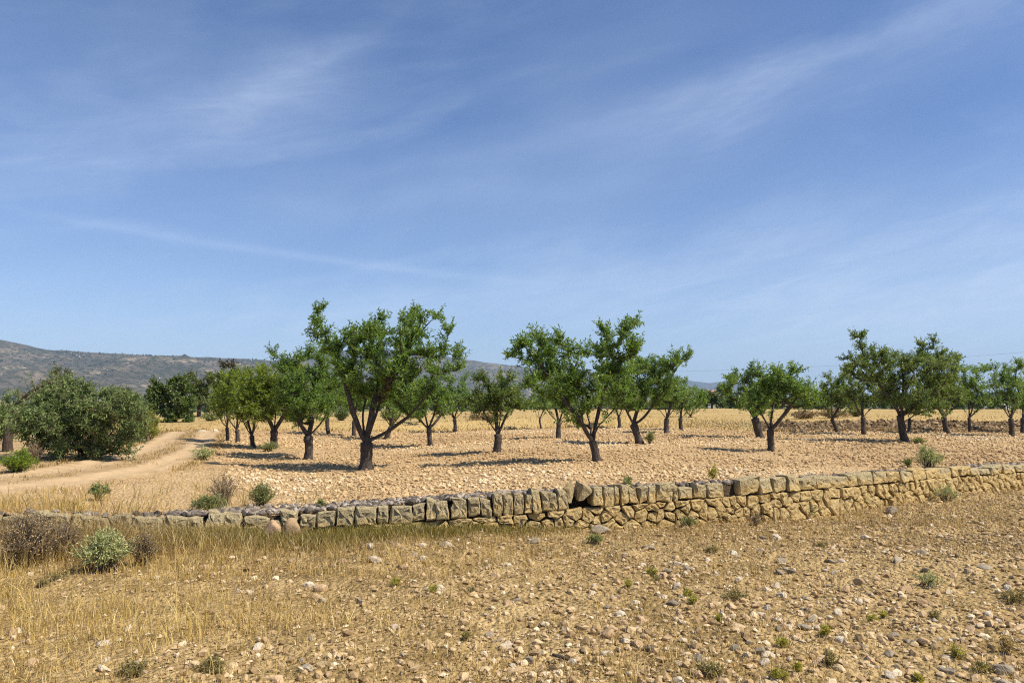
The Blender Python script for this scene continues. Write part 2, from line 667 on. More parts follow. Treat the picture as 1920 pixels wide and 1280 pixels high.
M['bright'] = leaf_mat('fresh_green_leaf', [(0, (0.096, 0.156, 0.010)), (0.5, (0.180, 0.264, 0.018)), (1, (0.312, 0.372, 0.048))], 0.4)
M['pale'] = leaf_mat('pale_sage_leaf', [(0, (0.210, 0.255, 0.088)), (0.5, (0.391, 0.435, 0.175)), (1, (0.691, 0.628, 0.309))], 0.25)
M['mid'] = leaf_mat('weed_leaf', [(0, (0.112, 0.135, 0.039)), (0.5, (0.208, 0.240, 0.072)), (1, (0.384, 0.390, 0.143))], 0.3)
M['lime'] = leaf_mat('lime_weed_leaf', [(0, (0.216, 0.210, 0.033)), (0.5, (0.365, 0.346, 0.044)), (1, (0.621, 0.531, 0.088))], 0.35)
M['dusty'] = leaf_mat('dusty_weed_leaf', [(0, (0.147, 0.123, 0.041)), (0.5, (0.273, 0.228, 0.077)), (1, (0.462, 0.380, 0.144))], 0.3)
M['lime_bush'] = leaf_mat('yellow_green_leaf', [(0, (0.153, 0.176, 0.025)), (0.5, (0.255, 0.280, 0.042)), (1, (0.425, 0.416, 0.084))], 0.35)
M['drybush'] = leaf_mat('dry_brown_weed', [(0, (0.110, 0.077, 0.039)), (0.5, (0.277, 0.189, 0.090)), (1, (0.554, 0.401, 0.195))], 0.15)
M['straw'] = leaf_mat('dry_grass', [(0, (0.247, 0.148, 0.043)), (0.35, (0.463, 0.311, 0.085)), (0.75, (0.648, 0.474, 0.145)), (1, (0.780, 0.632, 0.255))], 0.25, (1, 0.95, 0.7))
M['litter'] = leaf_mat('dry_litter', [(0, (0.121, 0.075, 0.027)), (0.4, (0.293, 0.194, 0.064)), (0.8, (0.495, 0.351, 0.123)), (1, (0.647, 0.495, 0.197))], 0.15, (1, 0.9, 0.7))
M['olivegrass'] = leaf_mat('olive_grass', [(0, (0.110, 0.100, 0.020)), (0.5, (0.231, 0.189, 0.040)), (1, (0.418, 0.326, 0.090))], 0.3)
M['soil_fg'] = soil_mat('stony_dry_soil', (0.221, 0.143, 0.059), (0.403, 0.276, 0.119), (0.565, 0.405, 0.192), ((0.150, 0.098, 0.038), (0.343, 0.237, 0.094)))
M['soil_or'] = soil_mat('tilled_soil', (0.321, 0.208, 0.106), (0.471, 0.316, 0.156), (0.581, 0.405, 0.214))
M['soil_track'] = soil_mat('track_dust', (0.380, 0.249, 0.122), (0.456, 0.306, 0.157), (0.522, 0.366, 0.196), scale=0.7)
M['soil_straw'] = soil_mat('stubble_ground', (0.324, 0.216, 0.086), (0.414, 0.288, 0.120), (0.477, 0.351, 0.155), scale=0.5)
M['clod'] = stone_mat('earth_clods', [(0, (0.414, 0.275, 0.136)), (0.5, (0.573, 0.400, 0.204)), (0.85, (0.682, 0.500, 0.271)), (1, (0.755, 0.626, 0.419))])
M['gravel'] = stone_mat('grey_gravel', [(0, (0.069, 0.059, 0.049)), (0.4, (0.172, 0.142, 0.114)), (0.8, (0.309, 0.259, 0.208)), (1, (0.446, 0.385, 0.309))])
M['pebble'] = stone_mat('field_pebbles', [(0, (0.270, 0.178, 0.086)), (0.45, (0.464, 0.326, 0.168)), (0.85, (0.612, 0.460, 0.267)), (1, (0.725, 0.608, 0.411))])
M['stone_pale'] = field_stone_mat('pale_stone', (0.515, 0.414, 0.284), (0.681, 0.585, 0.430))
M['stone_tan'] = field_stone_mat('tan_stone', (0.425, 0.288, 0.155), (0.580, 0.405, 0.229))
M['stone_grey'] = field_stone_mat('grey_stone', (0.248, 0.203, 0.142), (0.405, 0.333, 0.232))
M['stone_pink'] = field_stone_mat('pinkish_boulder', (0.46, 0.29, 0.17), (0.52, 0.35, 0.20))
M['wall'] = wall_stone_mat()
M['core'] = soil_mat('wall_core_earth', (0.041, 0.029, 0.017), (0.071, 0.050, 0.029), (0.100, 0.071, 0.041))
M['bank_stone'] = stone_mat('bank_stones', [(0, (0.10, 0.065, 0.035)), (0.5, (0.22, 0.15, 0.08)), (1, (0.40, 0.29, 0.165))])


def plain_mat():
    b = NB('valley_fields')
    n1 = b.noise(0.004, 4, 0.6)
    n2 = b.noise(0.05, 5, 0.6)
    col = b.ramp(n1, [(0.35, (0.10, 0.13, 0.045)), (0.5, (0.22, 0.20, 0.085)), (0.62, (0.42, 0.32, 0.15))])
    col = b.mix(b.rng(n2, 0.4, 0.7, 0, 0.5), col, (0.07, 0.09, 0.035))
    b.principled(col, 1.0, None, 0.05)
    return b.m


def hill_mat(name, c1, c2, c3, sc=1.0):
    b = NB(name)
    n1 = b.noise(0.006 * sc, 6, 0.65)
    n2 = b.noise(0.045 * sc, 6, 0.75)
    n4 = b.noise(0.012 * sc, 5, 0.7)
    col = b.ramp(n1, [(0.36, c1), (0.5, c2), (0.62, c3)])
    col = b.mix(b.rng(n4, 0.58, 0.68, 0, 0.9), col, tuple(min(1, 1.9 * q) for q in c3))
    col = b.mix(b.rng(n2, 0.46, 0.54, 0, 0.80), col, (0.030, 0.038, 0.018))
    b.principled(col, 1.0, None, 0.05)
    return b.m


M['plain'] = plain_mat()
M['hill'] = hill_mat('scrubby_hillside', (0.075, 0.065, 0.048), (0.115, 0.092, 0.066), (0.20, 0.155, 0.105))
M['hill_far'] = hill_mat('far_hillside', (0.06, 0.058, 0.048), (0.085, 0.075, 0.06), (0.11, 0.095, 0.075), 0.5)
M['scrub'] = leaf_mat('hill_scrub', [(0, (0.022, 0.030, 0.012)), (0.6, (0.045, 0.055, 0.022)), (1, (0.085, 0.09, 0.04))], 0.0)

def track_mat():
    b = NB('track_dust_and_ruts')
    n2 = b.noise(4, 6, 0.65)
    n3 = b.noise(40, 4, 0.6)
    pale = b.ramp(n2, [(0.3, (0.40, 0.275, 0.15)), (0.7, (0.51, 0.37, 0.215))])
    loose = b.ramp(n2, [(0.3, (0.29, 0.195, 0.10)), (0.7, (0.41, 0.285, 0.15))])
    f = b.rng(b.math('ADD', b.attr('rut'), b.math('MULTIPLY', b.math('SUBTRACT', n2, 0.5), 0.9)), 0.25, 0.75)
    b.principled(b.mix(f, loose, pale), 1.0, b.bump(b.math('ADD', n2, b.math('MULTIPLY', n3, 0.4)), 0.7, 0.04), 0.05)
    return b.m


M['track'] = track_mat()

# ------------------------------------------------------------------ ground sheets


def grid(name, X, Y, Z, mat, smooth=True):
    nu, nv = X.shape
    V = np.stack([X, Y, Z], -1).reshape(-1, 3)
    i, j = np.meshgrid(np.arange(nu - 1), np.arange(nv - 1), indexing='ij')
    a = (i * nv + j).ravel()
    Q = np.stack([a, a + nv, a + nv + 1, a + 1], 1)
    o = obj(name, mesh(name, V, Q, mat, smooth))
    return tag(o, kind='structure')


R0 = np.random.default_rng(11)

xs = np.concatenate([np.linspace(-40, -10, 40)[:-1], np.linspace(-10, 14, 330)[:-1], np.linspace(14, 50, 40)])
vs = np.concatenate([np.linspace(0, 0.52, 30)[:-1], np.linspace(0.52, 1, 170)])
X, Vv = np.meshgrid(xs, vs, indexing='ij')
Y = -6 + Vv * (wall_y(X) + 0.12 + 6)
Zf = H_fg(X, Y)
tag(grid('foreground_ground', X, Y, Zf, M['soil_fg']), 'stony pale dry soil in front of the stone wall', None)

vs = np.concatenate([np.linspace(0, 0.32, 120)[:-1], np.linspace(0.32, 1, 70)])
xs = np.concatenate([np.linspace(-60, -16, 40)[:-1], np.linspace(-16, 24, 210)[:-1], np.linspace(24, 70, 40)])
X, Vv = np.meshgrid(xs, vs, indexing='ij')
y0 = wall_y(X) + 0.16
y1 = bank_y(X) + 0.9
Y = y0 + Vv * (y1 - y0)
Zo = H_or(X, Y) + 0.02 * fbm(X, Y, 4.5, 13, 3) * np.clip((Y - y0) / 0.5, 0, 1)
tag(grid('orchard_ground', X, Y, Zo, M['soil_or']), 'tilled tan orchard soil behind the stone wall', None)

FIELD_END = 64.0
vs = np.concatenate([np.linspace(0, 0.06, 26)[:-1], np.linspace(0.06, 1, 60)])
xs = np.linspace(-70, 90, 170)
X, Vv = np.meshgrid(xs, vs, indexing='ij')
y0 = bank_y(X) - 0.05
Y = y0 + Vv * (FIELD_END - y0)
Zs = H_field(X, Y)
Zs = np.where(Vv == 0, Zs - 0.12, Zs)
tag(grid('straw_field', X, Y, Zs, M['soil_straw']), 'pale yellow stubble field beyond the orchard', None)

ang = np.linspace(0, 2 * math.pi, 97)
rad = np.array([0.5, 20, 45, 80, 150, 300, 600, 1200, 2400, 5000, 9000.0])
A, Rr = np.meshgrid(ang, rad, indexing='ij')
grid('valley_plain', Rr * np.sin(A), Rr * np.cos(A), np.full(A.shape, -0.45), M['plain'])

# dirt track on the left: two wheel ruts and a low crown, edges uneven
_tr = [(-260, 935), (-60, 912), (120, 897), (240, 876), (310, 851), (338, 832), (352, 818), (372, 806), (398, 798), (450, 794)]
tp = np.array([ground(px, py, H_or)[:2] for px, py in _tr])
tw = np.interp(np.arange(len(_tr)), [0, 3, 9], [2.4, 2.0, 2.2])
seg = np.concatenate([[0], np.cumsum(np.linalg.norm(np.diff(tp, axis=0), axis=1))])
ss = np.linspace(0, seg[-1], 150)
cx, cy = np.interp(ss, seg, tp[:, 0]), np.interp(ss, seg, tp[:, 1])
for _ in range(30):
    cx[1:-1] = (cx[:-2] + 2 * cx[1:-1] + cx[2:]) / 4
    cy[1:-1] = (cy[:-2] + 2 * cy[1:-1] + cy[2:]) / 4
tx, ty = np.gradient(cx), np.gradient(cy)
tl = np.hypot(tx, ty)
nx, ny = -ty / tl, tx / tl
wv = np.interp(ss, seg, tw)
lat = np.linspace(-0.5, 0.5, 23)
S2, Lt = np.meshgrid(np.arange(150), lat, indexing='ij')
edge = 0.5 * fbm(ss[S2], np.sign(Lt) * 7.0, 0.9, 55, 3) * (np.abs(Lt) > 0.3)
off = Lt * (wv[S2] + edge)
X, Y = cx[S2] + nx[S2] * off, cy[S2] + ny[S2] * off
prof = 0.035 - 0.03 * np.exp(-((np.abs(Lt) - 0.27) / 0.08) ** 2) - 0.06 * np.clip((np.abs(Lt) - 0.42) / 0.08, 0, 1)
TRK = (cx, cy, nx, ny, wv)
trk = grid('dirt_track', X, Y, H_or(X, Y) + prof + 0.012 * fbm(X, Y, 3, 61, 3), M['track'])
rut = np.clip(np.exp(-((np.abs(Lt) - 0.26) / 0.17) ** 2), 0, 1)
at_ = trk.data.attributes.new('rut', 'FLOAT', 'POINT')
at_.data.foreach_set('value', rut.ravel().astype(np.float32))
tag(trk, 'pale dusty dirt track curving away on the left', None)


def on_track(x, y):
    d = np.full(np.shape(x), 1e9)
    for i in range(0, 150, 3):
        d = np.minimum(d, np.hypot(x - cx[i], y - cy[i]) / (wv[i] * 0.5))
    return d          # below 1 on the track


# ------------------------------------------------------------------ mountains
def ridge(name, crest, R_foot, R_crest, R_back, mat, seed, scrub_n, label):
    px = np.array([c[0] for c in crest], float)
    py = np.array([c[1] for c in crest], float)
    P = np.linspace(px[0], px[-1], 300)
    top = np.interp(P, px, py)
    k = np.ones(9) / 9
    top = np.convolve(np.pad(top, 4, 'edge'), k, 'valid')
    az = np.arctan((P - 960) / F_PX)
    t = np.concatenate([np.linspace(0, 1, 62), np.linspace(1.03, 1.5, 6)])
    AZ, T = np.meshgrid(az, t, indexing='ij')
    TOP = np.repeat(top[:, None], len(t), 1)
    Rw = np.where(T <= 1, R_foot + (R_crest - R_foot) * T, R_crest + (R_back - R_crest) * (T - 1) * 2)
    Rw = Rw / np.cos(AZ) * np.cos(AZ)          # distance along the ground
    hc = (HOR - TOP) / F_PX * R_crest * np.cos(AZ) + CAM_H
    hc = np.maximum(hc, -3)
    Xm, Ym = Rw * np.sin(AZ), Rw * np.cos(AZ)
    Tc = np.clip(T, 0, 1)
    prof = (0.55 * Tc + 0.45 * Tc ** 2.2) * np.where(T > 1, 1 - (T - 1) * 1.6, 1)
    rel = fbm(Xm, Ym, 1 / 420.0, seed, 6, 0.52)
    rid = 1 - np.abs(fbm(Xm, Ym, 1 / 260.0, seed + 5, 4, 0.5)) * 2
    Zm = hc * (prof + (0.42 * rel + 0.22 * (rid - 0.6)) * np.sin(math.pi * np.clip(T, 0, 1)) ** 0.8) + 3.0 * fbm(Xm, Ym, 1 / 30.0, seed + 9, 3) * (Tc > 0.02)
    Zm = np.maximum(Zm, -3)
    o = grid(name, Xm, Ym, Zm, mat)
    tag(o, label)
    r = np.random.default_rng(seed)
    if scrub_n:
        i = r.uniform(0, len(az) - 1.01, scrub_n)
        j = np.where(r.random(scrub_n) < 0.22, r.uniform(50, 61, scrub_n), r.uniform(2, 61, scrub_n))
        i0, j0 = i.astype(int), j.astype(int)
        fi, fj = i - i0, j - j0

        def bl(A_):
            return (A_[i0, j0] * (1 - fi) + A_[i0 + 1, j0] * fi) * (1 - fj) + (A_[i0, j0 + 1] * (1 - fi) + A_[i0 + 1, j0 + 1] * fi) * fj
        Ps = np.stack([bl(Xm), bl(Ym), bl(Zm)], 1)
        keep = 2.4 * fbm(Ps[:, 0], Ps[:, 1], 1 / 170.0, seed + 40, 4, 0.6) + r.uniform(-0.3, 0.4, scrub_n) > 0.05
        Ps = Ps[keep]
        sz = (0.25 + 0.75 * r.random(len(Ps)) ** 2) * R_crest / 640.0
        Ps[:, 2] += sz * 0.3
        V, T_, Rn = lumps(Ps, sz, r, 0.75, 'oct', 0.3)
        so = obj(name + '_scrub', mesh(name + '_scrub', V, T_, M['scrub'], False, {'rnd': Rn}))
        tag(so, 'dark scrub dotted over the ' + label.split(' on ')[0].split(' behind ')[0], 'scrub', None, 'stuff')


ridge('mountain', [(-520, 668), (-300, 640), (-120, 628), (0, 637), (40, 645), (75, 654), (150, 660), (300, 667), (420, 671), (500, 675), (560, 684), (620, 706), (690, 748)],
      1350, 2500, 3000, M['hill'], 5, 9000, 'long scrubby mountain ridge on the left')
ridge('hill', [(390, 748), (470, 694), (530, 672), (600, 660), (700, 654), (800, 661), (865, 673), (940, 683), (1000, 689), (1080, 691), (1130, 702), (1180, 722), (1230, 748)],
      2300, 3400, 3900, M['hill'], 23, 6000, 'hazy hill behind the middle of the orchard')
ridge('distant_hill', [(1090, 748), (1170, 714), (1230, 706), (1270, 709), (1295, 714), (1330, 718), (1370, 713), (1420, 722), (1500, 737), (1580, 747)],
      5000, 6500, 7400, M['hill_far'], 47, 0, 'low blue hill far off near the farmhouse')

# haze: one closed box of thin air round everything
hb = obj('haze', mesh('haze', np.array([(x, y, z) for x in (-9500, 9500) for y in (-9500, 9500) for z in (-6.0, 330.0)], float),
                      np.array([(0, 1, 3, 2), (4, 6, 7, 5), (0, 4, 5, 1), (2, 3, 7, 6), (0, 2, 6, 4), (1, 5, 7, 3)])))
b = NB('thin_haze')
pv = b.n('ShaderNodeVolumePrincipled')
pv.inputs['Color'].default_value = (0.54, 0.75, 1.0, 1)
pv.inputs['Density'].default_value = 1.2e-4
pv.inputs['Anisotropy'].default_value = 0.0
b.l(pv.outputs[0], b.out.inputs['Volume'])
hb.data.materials.append(b.m)
tag(hb, 'thin pale haze lying over the whole valley', 'haze', None, 'stuff')

# ------------------------------------------------------------------ the dry stone wall
wall_len = np.concatenate([[0], np.cumsum(np.linalg.norm(np.diff(WB, axis=0), axis=1))])
_sd = np.linspace(0, wall_len[-1], 2000)
_sx, _sy = np.interp(_sd, wall_len, WB[:, 0]), np.interp(_sd, wall_len, WB[:, 1])
for _ in range(400):
    _sy[1:-1] = (_sy[:-2] + 2 * _sy[1:-1] + _sy[2:]) / 4
_spx = to_px(np.stack([_sx, _sy, np.zeros_like(_sx)], 1))[0]
_nx, _ny = np.gradient(_sy), -np.gradient(_sx)
_nl = np.hypot(_nx, _ny)
_nx, _ny = _nx / _nl, _ny / _nl


def s_of_px(p):
    return float(np.interp(p, _spx, _sd))


def wall_pt(s, z, dep):
    x, y = np.interp(s, _sd, _sx), np.interp(s, _sd, _sy)
    ax, ay = np.interp(s, _sd, _nx), np.interp(s, _sd, _ny)
    dep = dep - 0.10 * z                     # battered face
    return np.stack([x + ax * dep, y + ay * dep, z], -1)


def top_z(s):
    return wall_top(np.interp(s, _sd, _sx)) + 0.012


def row_h(s):
    p = np.interp(s, _sd, _spx)
    return np.interp(p, [0, 560, 700, 1000, 1200, 1400, 1600, 1800, 1950], [0.23, 0.24, 0.25, 0.275, 0.24, 0.205, 0.18, 0.145, 0.14])


def clip_poly(P, n, c):
    out = []
    k = len(P)
    for i in range(k):
        a, b_ = P[i], P[(i + 1) % k]
        da, db = np.dot(a, n) - c, np.dot(b_, n) - c
        if da <= 0:
            out.append(a)
        if da * db < 0:
            out.append(a + (b_ - a) * (da / (da - db)))
    return np.array(out)


def stone_mesh(poly, depth, proud, weather, rng, mapf, zt, rnd_=0.10):
    """one wall stone: convex outline in (s,z), rounded front face, returns a mesh about its own centre"""
    c = poly.mean(0)
    pts = []
    k = len(poly)
    for i in range(k):
        a, b_ = poly[i], poly[(i + 1) % k]
        L = np.linalg.norm(b_ - a)
        m = max(1, int(round(L / 0.075)))
        for q in range(m):
            pts.append(a + (b_ - a) * (q / m))
    pts = np.array(pts)
    pts = (1 - rnd_) * pts + rnd_ / 2 * np.roll(pts, 1, 0) + rnd_ / 2 * np.roll(pts, -1, 0)
    r = np.linalg.norm(pts - c, axis=1, keepdims=True)
    pts = c + (pts - c) * (1 - (0.0008 if rnd_ < 0.15 else 0.0045) / np.maximum(r, 0.03)) + rng.normal(0, 0.0065, pts.shape)
    n = len(pts)
    rings = [(0.86, -depth), (0.99, -0.06), (1.0, -0.018), (0.95, 0.004), (0.80, 0.013), (0.42, 0.017)]
    tiltx, tiltz = rng.normal(0, 0.07), rng.normal(0, 0.10)
    V = []
    for f, d in rings:
        q = c + (pts - c) * f
        dd = d + proud + (q[:, 0] - c[0]) * tiltx + (q[:, 1] - c[1]) * tiltz + rng.normal(0, 0.0070 if d > -0.04 else 0.0, n)
        V.append(np.concatenate([q, dd[:, None]], 1))
    V.append(np.array([[c[0], c[1], 0.010 + proud + rng.normal(0, 0.008)]]))
    V = np.concatenate(V)
    W = mapf(V[:, 0], V[:, 1], V[:, 2])
    wth = np.clip(weather + 1.1 * np.clip(1 - (zt - V[:, 1]) / 0.16, 0, 1) * (weather > 0.15), 0, 1.3)
    j = np.arange(n)
    Q = np.concatenate([np.stack([i * n + j, i * n + (j + 1) % n, (i + 1) * n + (j + 1) % n, (i + 1) * n + j], 1) for i in range(len(rings) - 1)])
    last = (len(rings) - 1) * n
    T = np.stack([last + j, last + (j + 1) % n, np.full(n, len(rings) * n)], 1)
    o = W.mean(0)
    return mesh('stone', W - o, [Q, T], M['wall'], False, {'weather': wth}), o


wall_o = wall_pt(np.array([s_of_px(960)]), np.array([0.0]), np.array([0.0]))[0]
wall = empty('dry_stone_wall', wall_o, 'long low dry stone wall of ochre limestone blocks holding up the orchard terrace', 'wall')
rw = np.random.default_rng(404)
cuts = [-420, -370, -330, -270, -215, -160, -110, -60, -5, 58, 128, 150, 205, 245, 303, 352, 382, 417, 455, 503, 528, 559, 592, 628, 664, 706, 728, 772, 797, 817, 844, 876, 903, 925,
        944, 964, 984, 1000, 1017, 1047, 1069, None, 1113, 1133, 1153, 1165, 1183, 1200, 1216, 1233, 1266, 1276, 1303, 1330, 1363, None, 1388, 1428, 1454, 1481, 1507, 1538, 1563, 1594,
        1615, 1642, 1668, 1694, 1718, 1744, 1770, 1790, 1805, 1824, 1843, 1860, 1888, 1909, 1935, 1962, 1985, 2020, 2055, 2100]
for a, c in zip(cuts[:-1], cuts[1:]):
    if a is None or c is None:
        continue
    s0, s1 = s_of_px(a), s_of_px(c)
    if s1 - s0 < 0.03:
        continue
    mid = 0.5 * (s0 + s1)
    zt = float(top_z(mid)) + rw.normal(0, 0.022)
    zb0 = float(top_z(s0) - row_h(s0)) + rw.normal(0, 0.012)
    zb1 = float(top_z(s1) - row_h(s1)) + rw.normal(0, 0.012)
    lean = rw.normal(0, 0.02)
    dz = rw.normal(0, 0.02)
    poly = np.array([(s0 + rw.uniform(0, 0.012), zb0), (s1 - rw.uniform(0, 0.012), zb1), (s1 + lean - rw.uniform(0.0, 0.015), zt + dz), (s0 + lean + rw.uniform(0.0, 0.015), zt - dz)])
    if a < 560:      # more broken and sunken on the left
        poly[2:, 1] -= abs(rw.normal(0, 0.03))
    wea = np.interp(a, [300, 700, 900, 1150, 1400, 1700], [0.60, 0.62, 0.55, 0.36, 0.30, 0.16]) + rw.normal(0, 0.08)
    me, o = stone_mesh(poly, rw.uniform(0.2, 0.28), rw.normal(0, 0.010), wea, rw, wall_pt, zt)
    obj('stone', me, wall, o - wall_o)

# rubble courses below: irregular cells
sA, sB = s_of_px(540), s_of_px(2060)
HN = 0.30
sites = []
for row, v in enumerate((0.14, 0.48, 0.83)):
    s = sA - 0.3 + rw.uniform(0, 0.2)
    while s < sB + 0.3:
        big = rw.random()
        step = rw.choice([0.12, 0.17, 0.24, 0.36]) * rw.uniform(0.85, 1.15)
        sites.append((s + step / 2, (v + rw.normal(0, 0.075)) * HN))
        if big < 0.14:
            sites.append((s + step * 0.95, (v + rw.choice([-0.16, 0.16])) * HN))
        s += step
sites = np.array(sites)


def low_top(s):
    p = np.interp(s, _sd, _spx)
    z = top_z(s) - row_h(s) - 0.006
    return np.where(p < 660, np.minimum(z, 0.03), z)


def rubble_map(s, v, dep):
    z = -0.06 + (low_top(s) + 0.06) * (v / HN)
    return wall_pt(s, z, dep)


for i, sgt in enumerate(sites):
    if sgt[0] < sA or sgt[0] > sB:
        continue
    P = np.array([(sgt[0] - 0.4, 0.0), (sgt[0] + 0.4, 0.0), (sgt[0] + 0.4, HN), (sgt[0] - 0.4, HN)])
    near = np.where(np.linalg.norm(sites - sgt, axis=1) < 0.9)[0]
    for k in near:
        if k == i:
            continue
        d = (sites[k] - sgt) * (0.62, 1.25)           # blocks lie flat: wider than tall
        P = clip_poly(P, d, np.dot(d, (sites[k] + sgt) / 2))
        if len(P) < 3:
            break
    if len(P) < 3:
        continue
    if np.ptp(P[:, 0]) < 0.05 or np.ptp(P[:, 1]) < 0.03:
        continue
    me, o = stone_mesh(P, rw.uniform(0.13, 0.2), rw.normal(-0.004, 0.013), rw.uniform(-0.1, 0.12), rw, rubble_map, 1.0, 0.22)
    obj('stone', me, wall, o - wall_o)

# rubble core behind the face
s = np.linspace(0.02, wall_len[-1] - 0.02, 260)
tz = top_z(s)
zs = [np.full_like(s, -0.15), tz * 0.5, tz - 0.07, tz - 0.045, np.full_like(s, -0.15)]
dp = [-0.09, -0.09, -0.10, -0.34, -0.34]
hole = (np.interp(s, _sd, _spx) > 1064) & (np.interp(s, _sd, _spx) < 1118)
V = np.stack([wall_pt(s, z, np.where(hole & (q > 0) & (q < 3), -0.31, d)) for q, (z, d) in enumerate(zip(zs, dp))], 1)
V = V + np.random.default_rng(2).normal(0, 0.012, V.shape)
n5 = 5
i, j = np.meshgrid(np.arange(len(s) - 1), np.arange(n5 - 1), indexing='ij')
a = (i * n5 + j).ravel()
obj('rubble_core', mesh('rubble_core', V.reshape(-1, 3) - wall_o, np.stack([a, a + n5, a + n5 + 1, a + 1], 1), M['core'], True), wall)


# ------------------------------------------------------------------ loose boulders and field stones
def boulder_mesh(name, size, mat, seed, flat=0.7, box=0.0, lvl=2, smooth=False):
    r = np.random.default_rng(seed)
    V, F = ICO1_V.copy(), ICO1_F
    if lvl == 3:
        V, F = subdivide(V, F)
    if box:
        q = np.sign(V) * np.abs(V) ** (1 - 0.55 * box)
        V = q / np.max(np.abs(q), axis=1, keepdims=True) * (box) + V * (1 - box) if box > 0.5 else q
    for _ in range(11 if lvl == 3 else 6):                 # chop planes: angular faces
        nrm = unit(r.normal(0, 1, 3))
        c = r.uniform(0.52, 0.86)
        d = V @ nrm - c
        V = V - np.outer(np.clip(d, 0, None), nrm) * 0.95
    V = V + r.normal(0, 0.012, V.shape)
    V = V * (1 + 0.10 * (fbm(V[:, 0] + V[:, 2] * 0.7, V[:, 1] - V[:, 2] * 0.6, 1.7, seed, 3)))[:, None]
    sc = np.array([1 + r.uniform(-0.18, 0.25), 1 + r.uniform(-0.2, 0.15), flat])
    V = V * sc * size
    return mesh(name, V, F, mat, lvl == 3 and smooth)


def place_boulder(name, label, cat, px, py, w_px, mat, H, seed, flat=0.7, box=0.0, rot=(0, 0, 0), lift=0.35, group=None, lvl=2):
    p = ground(px, py, H)
    sz = w_px / F_PX * p[1] * 0.5
    o = obj(name, boulder_mesh(name, sz, mat, seed, flat, box, lvl, name == 'boulder'), None, p + np.array([0, 0, sz * flat * lift]))
    o.rotation_euler = rot
    return tag(o, label, cat, group)


sh = s_of_px(1068)
for (pxx, zz, w, hgt, rot, sd, lab) in ((1071, 0.50, 0.105, 1.45, (0.12, 0.30, 0.15), 71, 'weathered grey wall block tipped up and leaning left in the gap'),
                                        (1098, 0.47, 0.105, 1.35, (0.1, -0.30, 0.3), 72, 'weathered grey wall block hanging over the dark hole in the wall')):
    s_ = s_of_px(pxx)
    zt = float(top_z(s_))
    P = wall_pt(np.array([s_]), np.array([zt - 0.02]), np.array([-0.07]))[0]
    o = obj('tipped_block', boulder_mesh('tipped_block', w, M['wall'], sd, hgt, 0.8, 3), None, P)
    o.rotation_euler = rot
    at_ = o.data.attributes.new('weather', 'FLOAT', 'POINT')
    at_.data.foreach_set('value', np.full(len(o.data.vertices), 0.75, np.float32))
    tag(o, lab, 'stone block')

place_boulder('boulder', 'rounded pinkish boulder at the wall foot, left of its twin', 'boulder', 514, 1016, 37, M['stone_pink'], H_fg, 81, 1.45, rot=(0, 0.1, 0.3), lift=0.75, lvl=3)
place_boulder('boulder', 'rounded tan boulder at the wall foot, right of its twin', 'boulder', 547, 1014, 33, M['stone_tan'], H_fg, 82, 1.5, rot=(0, -0.1, 1.3), lift=0.75, lvl=3)

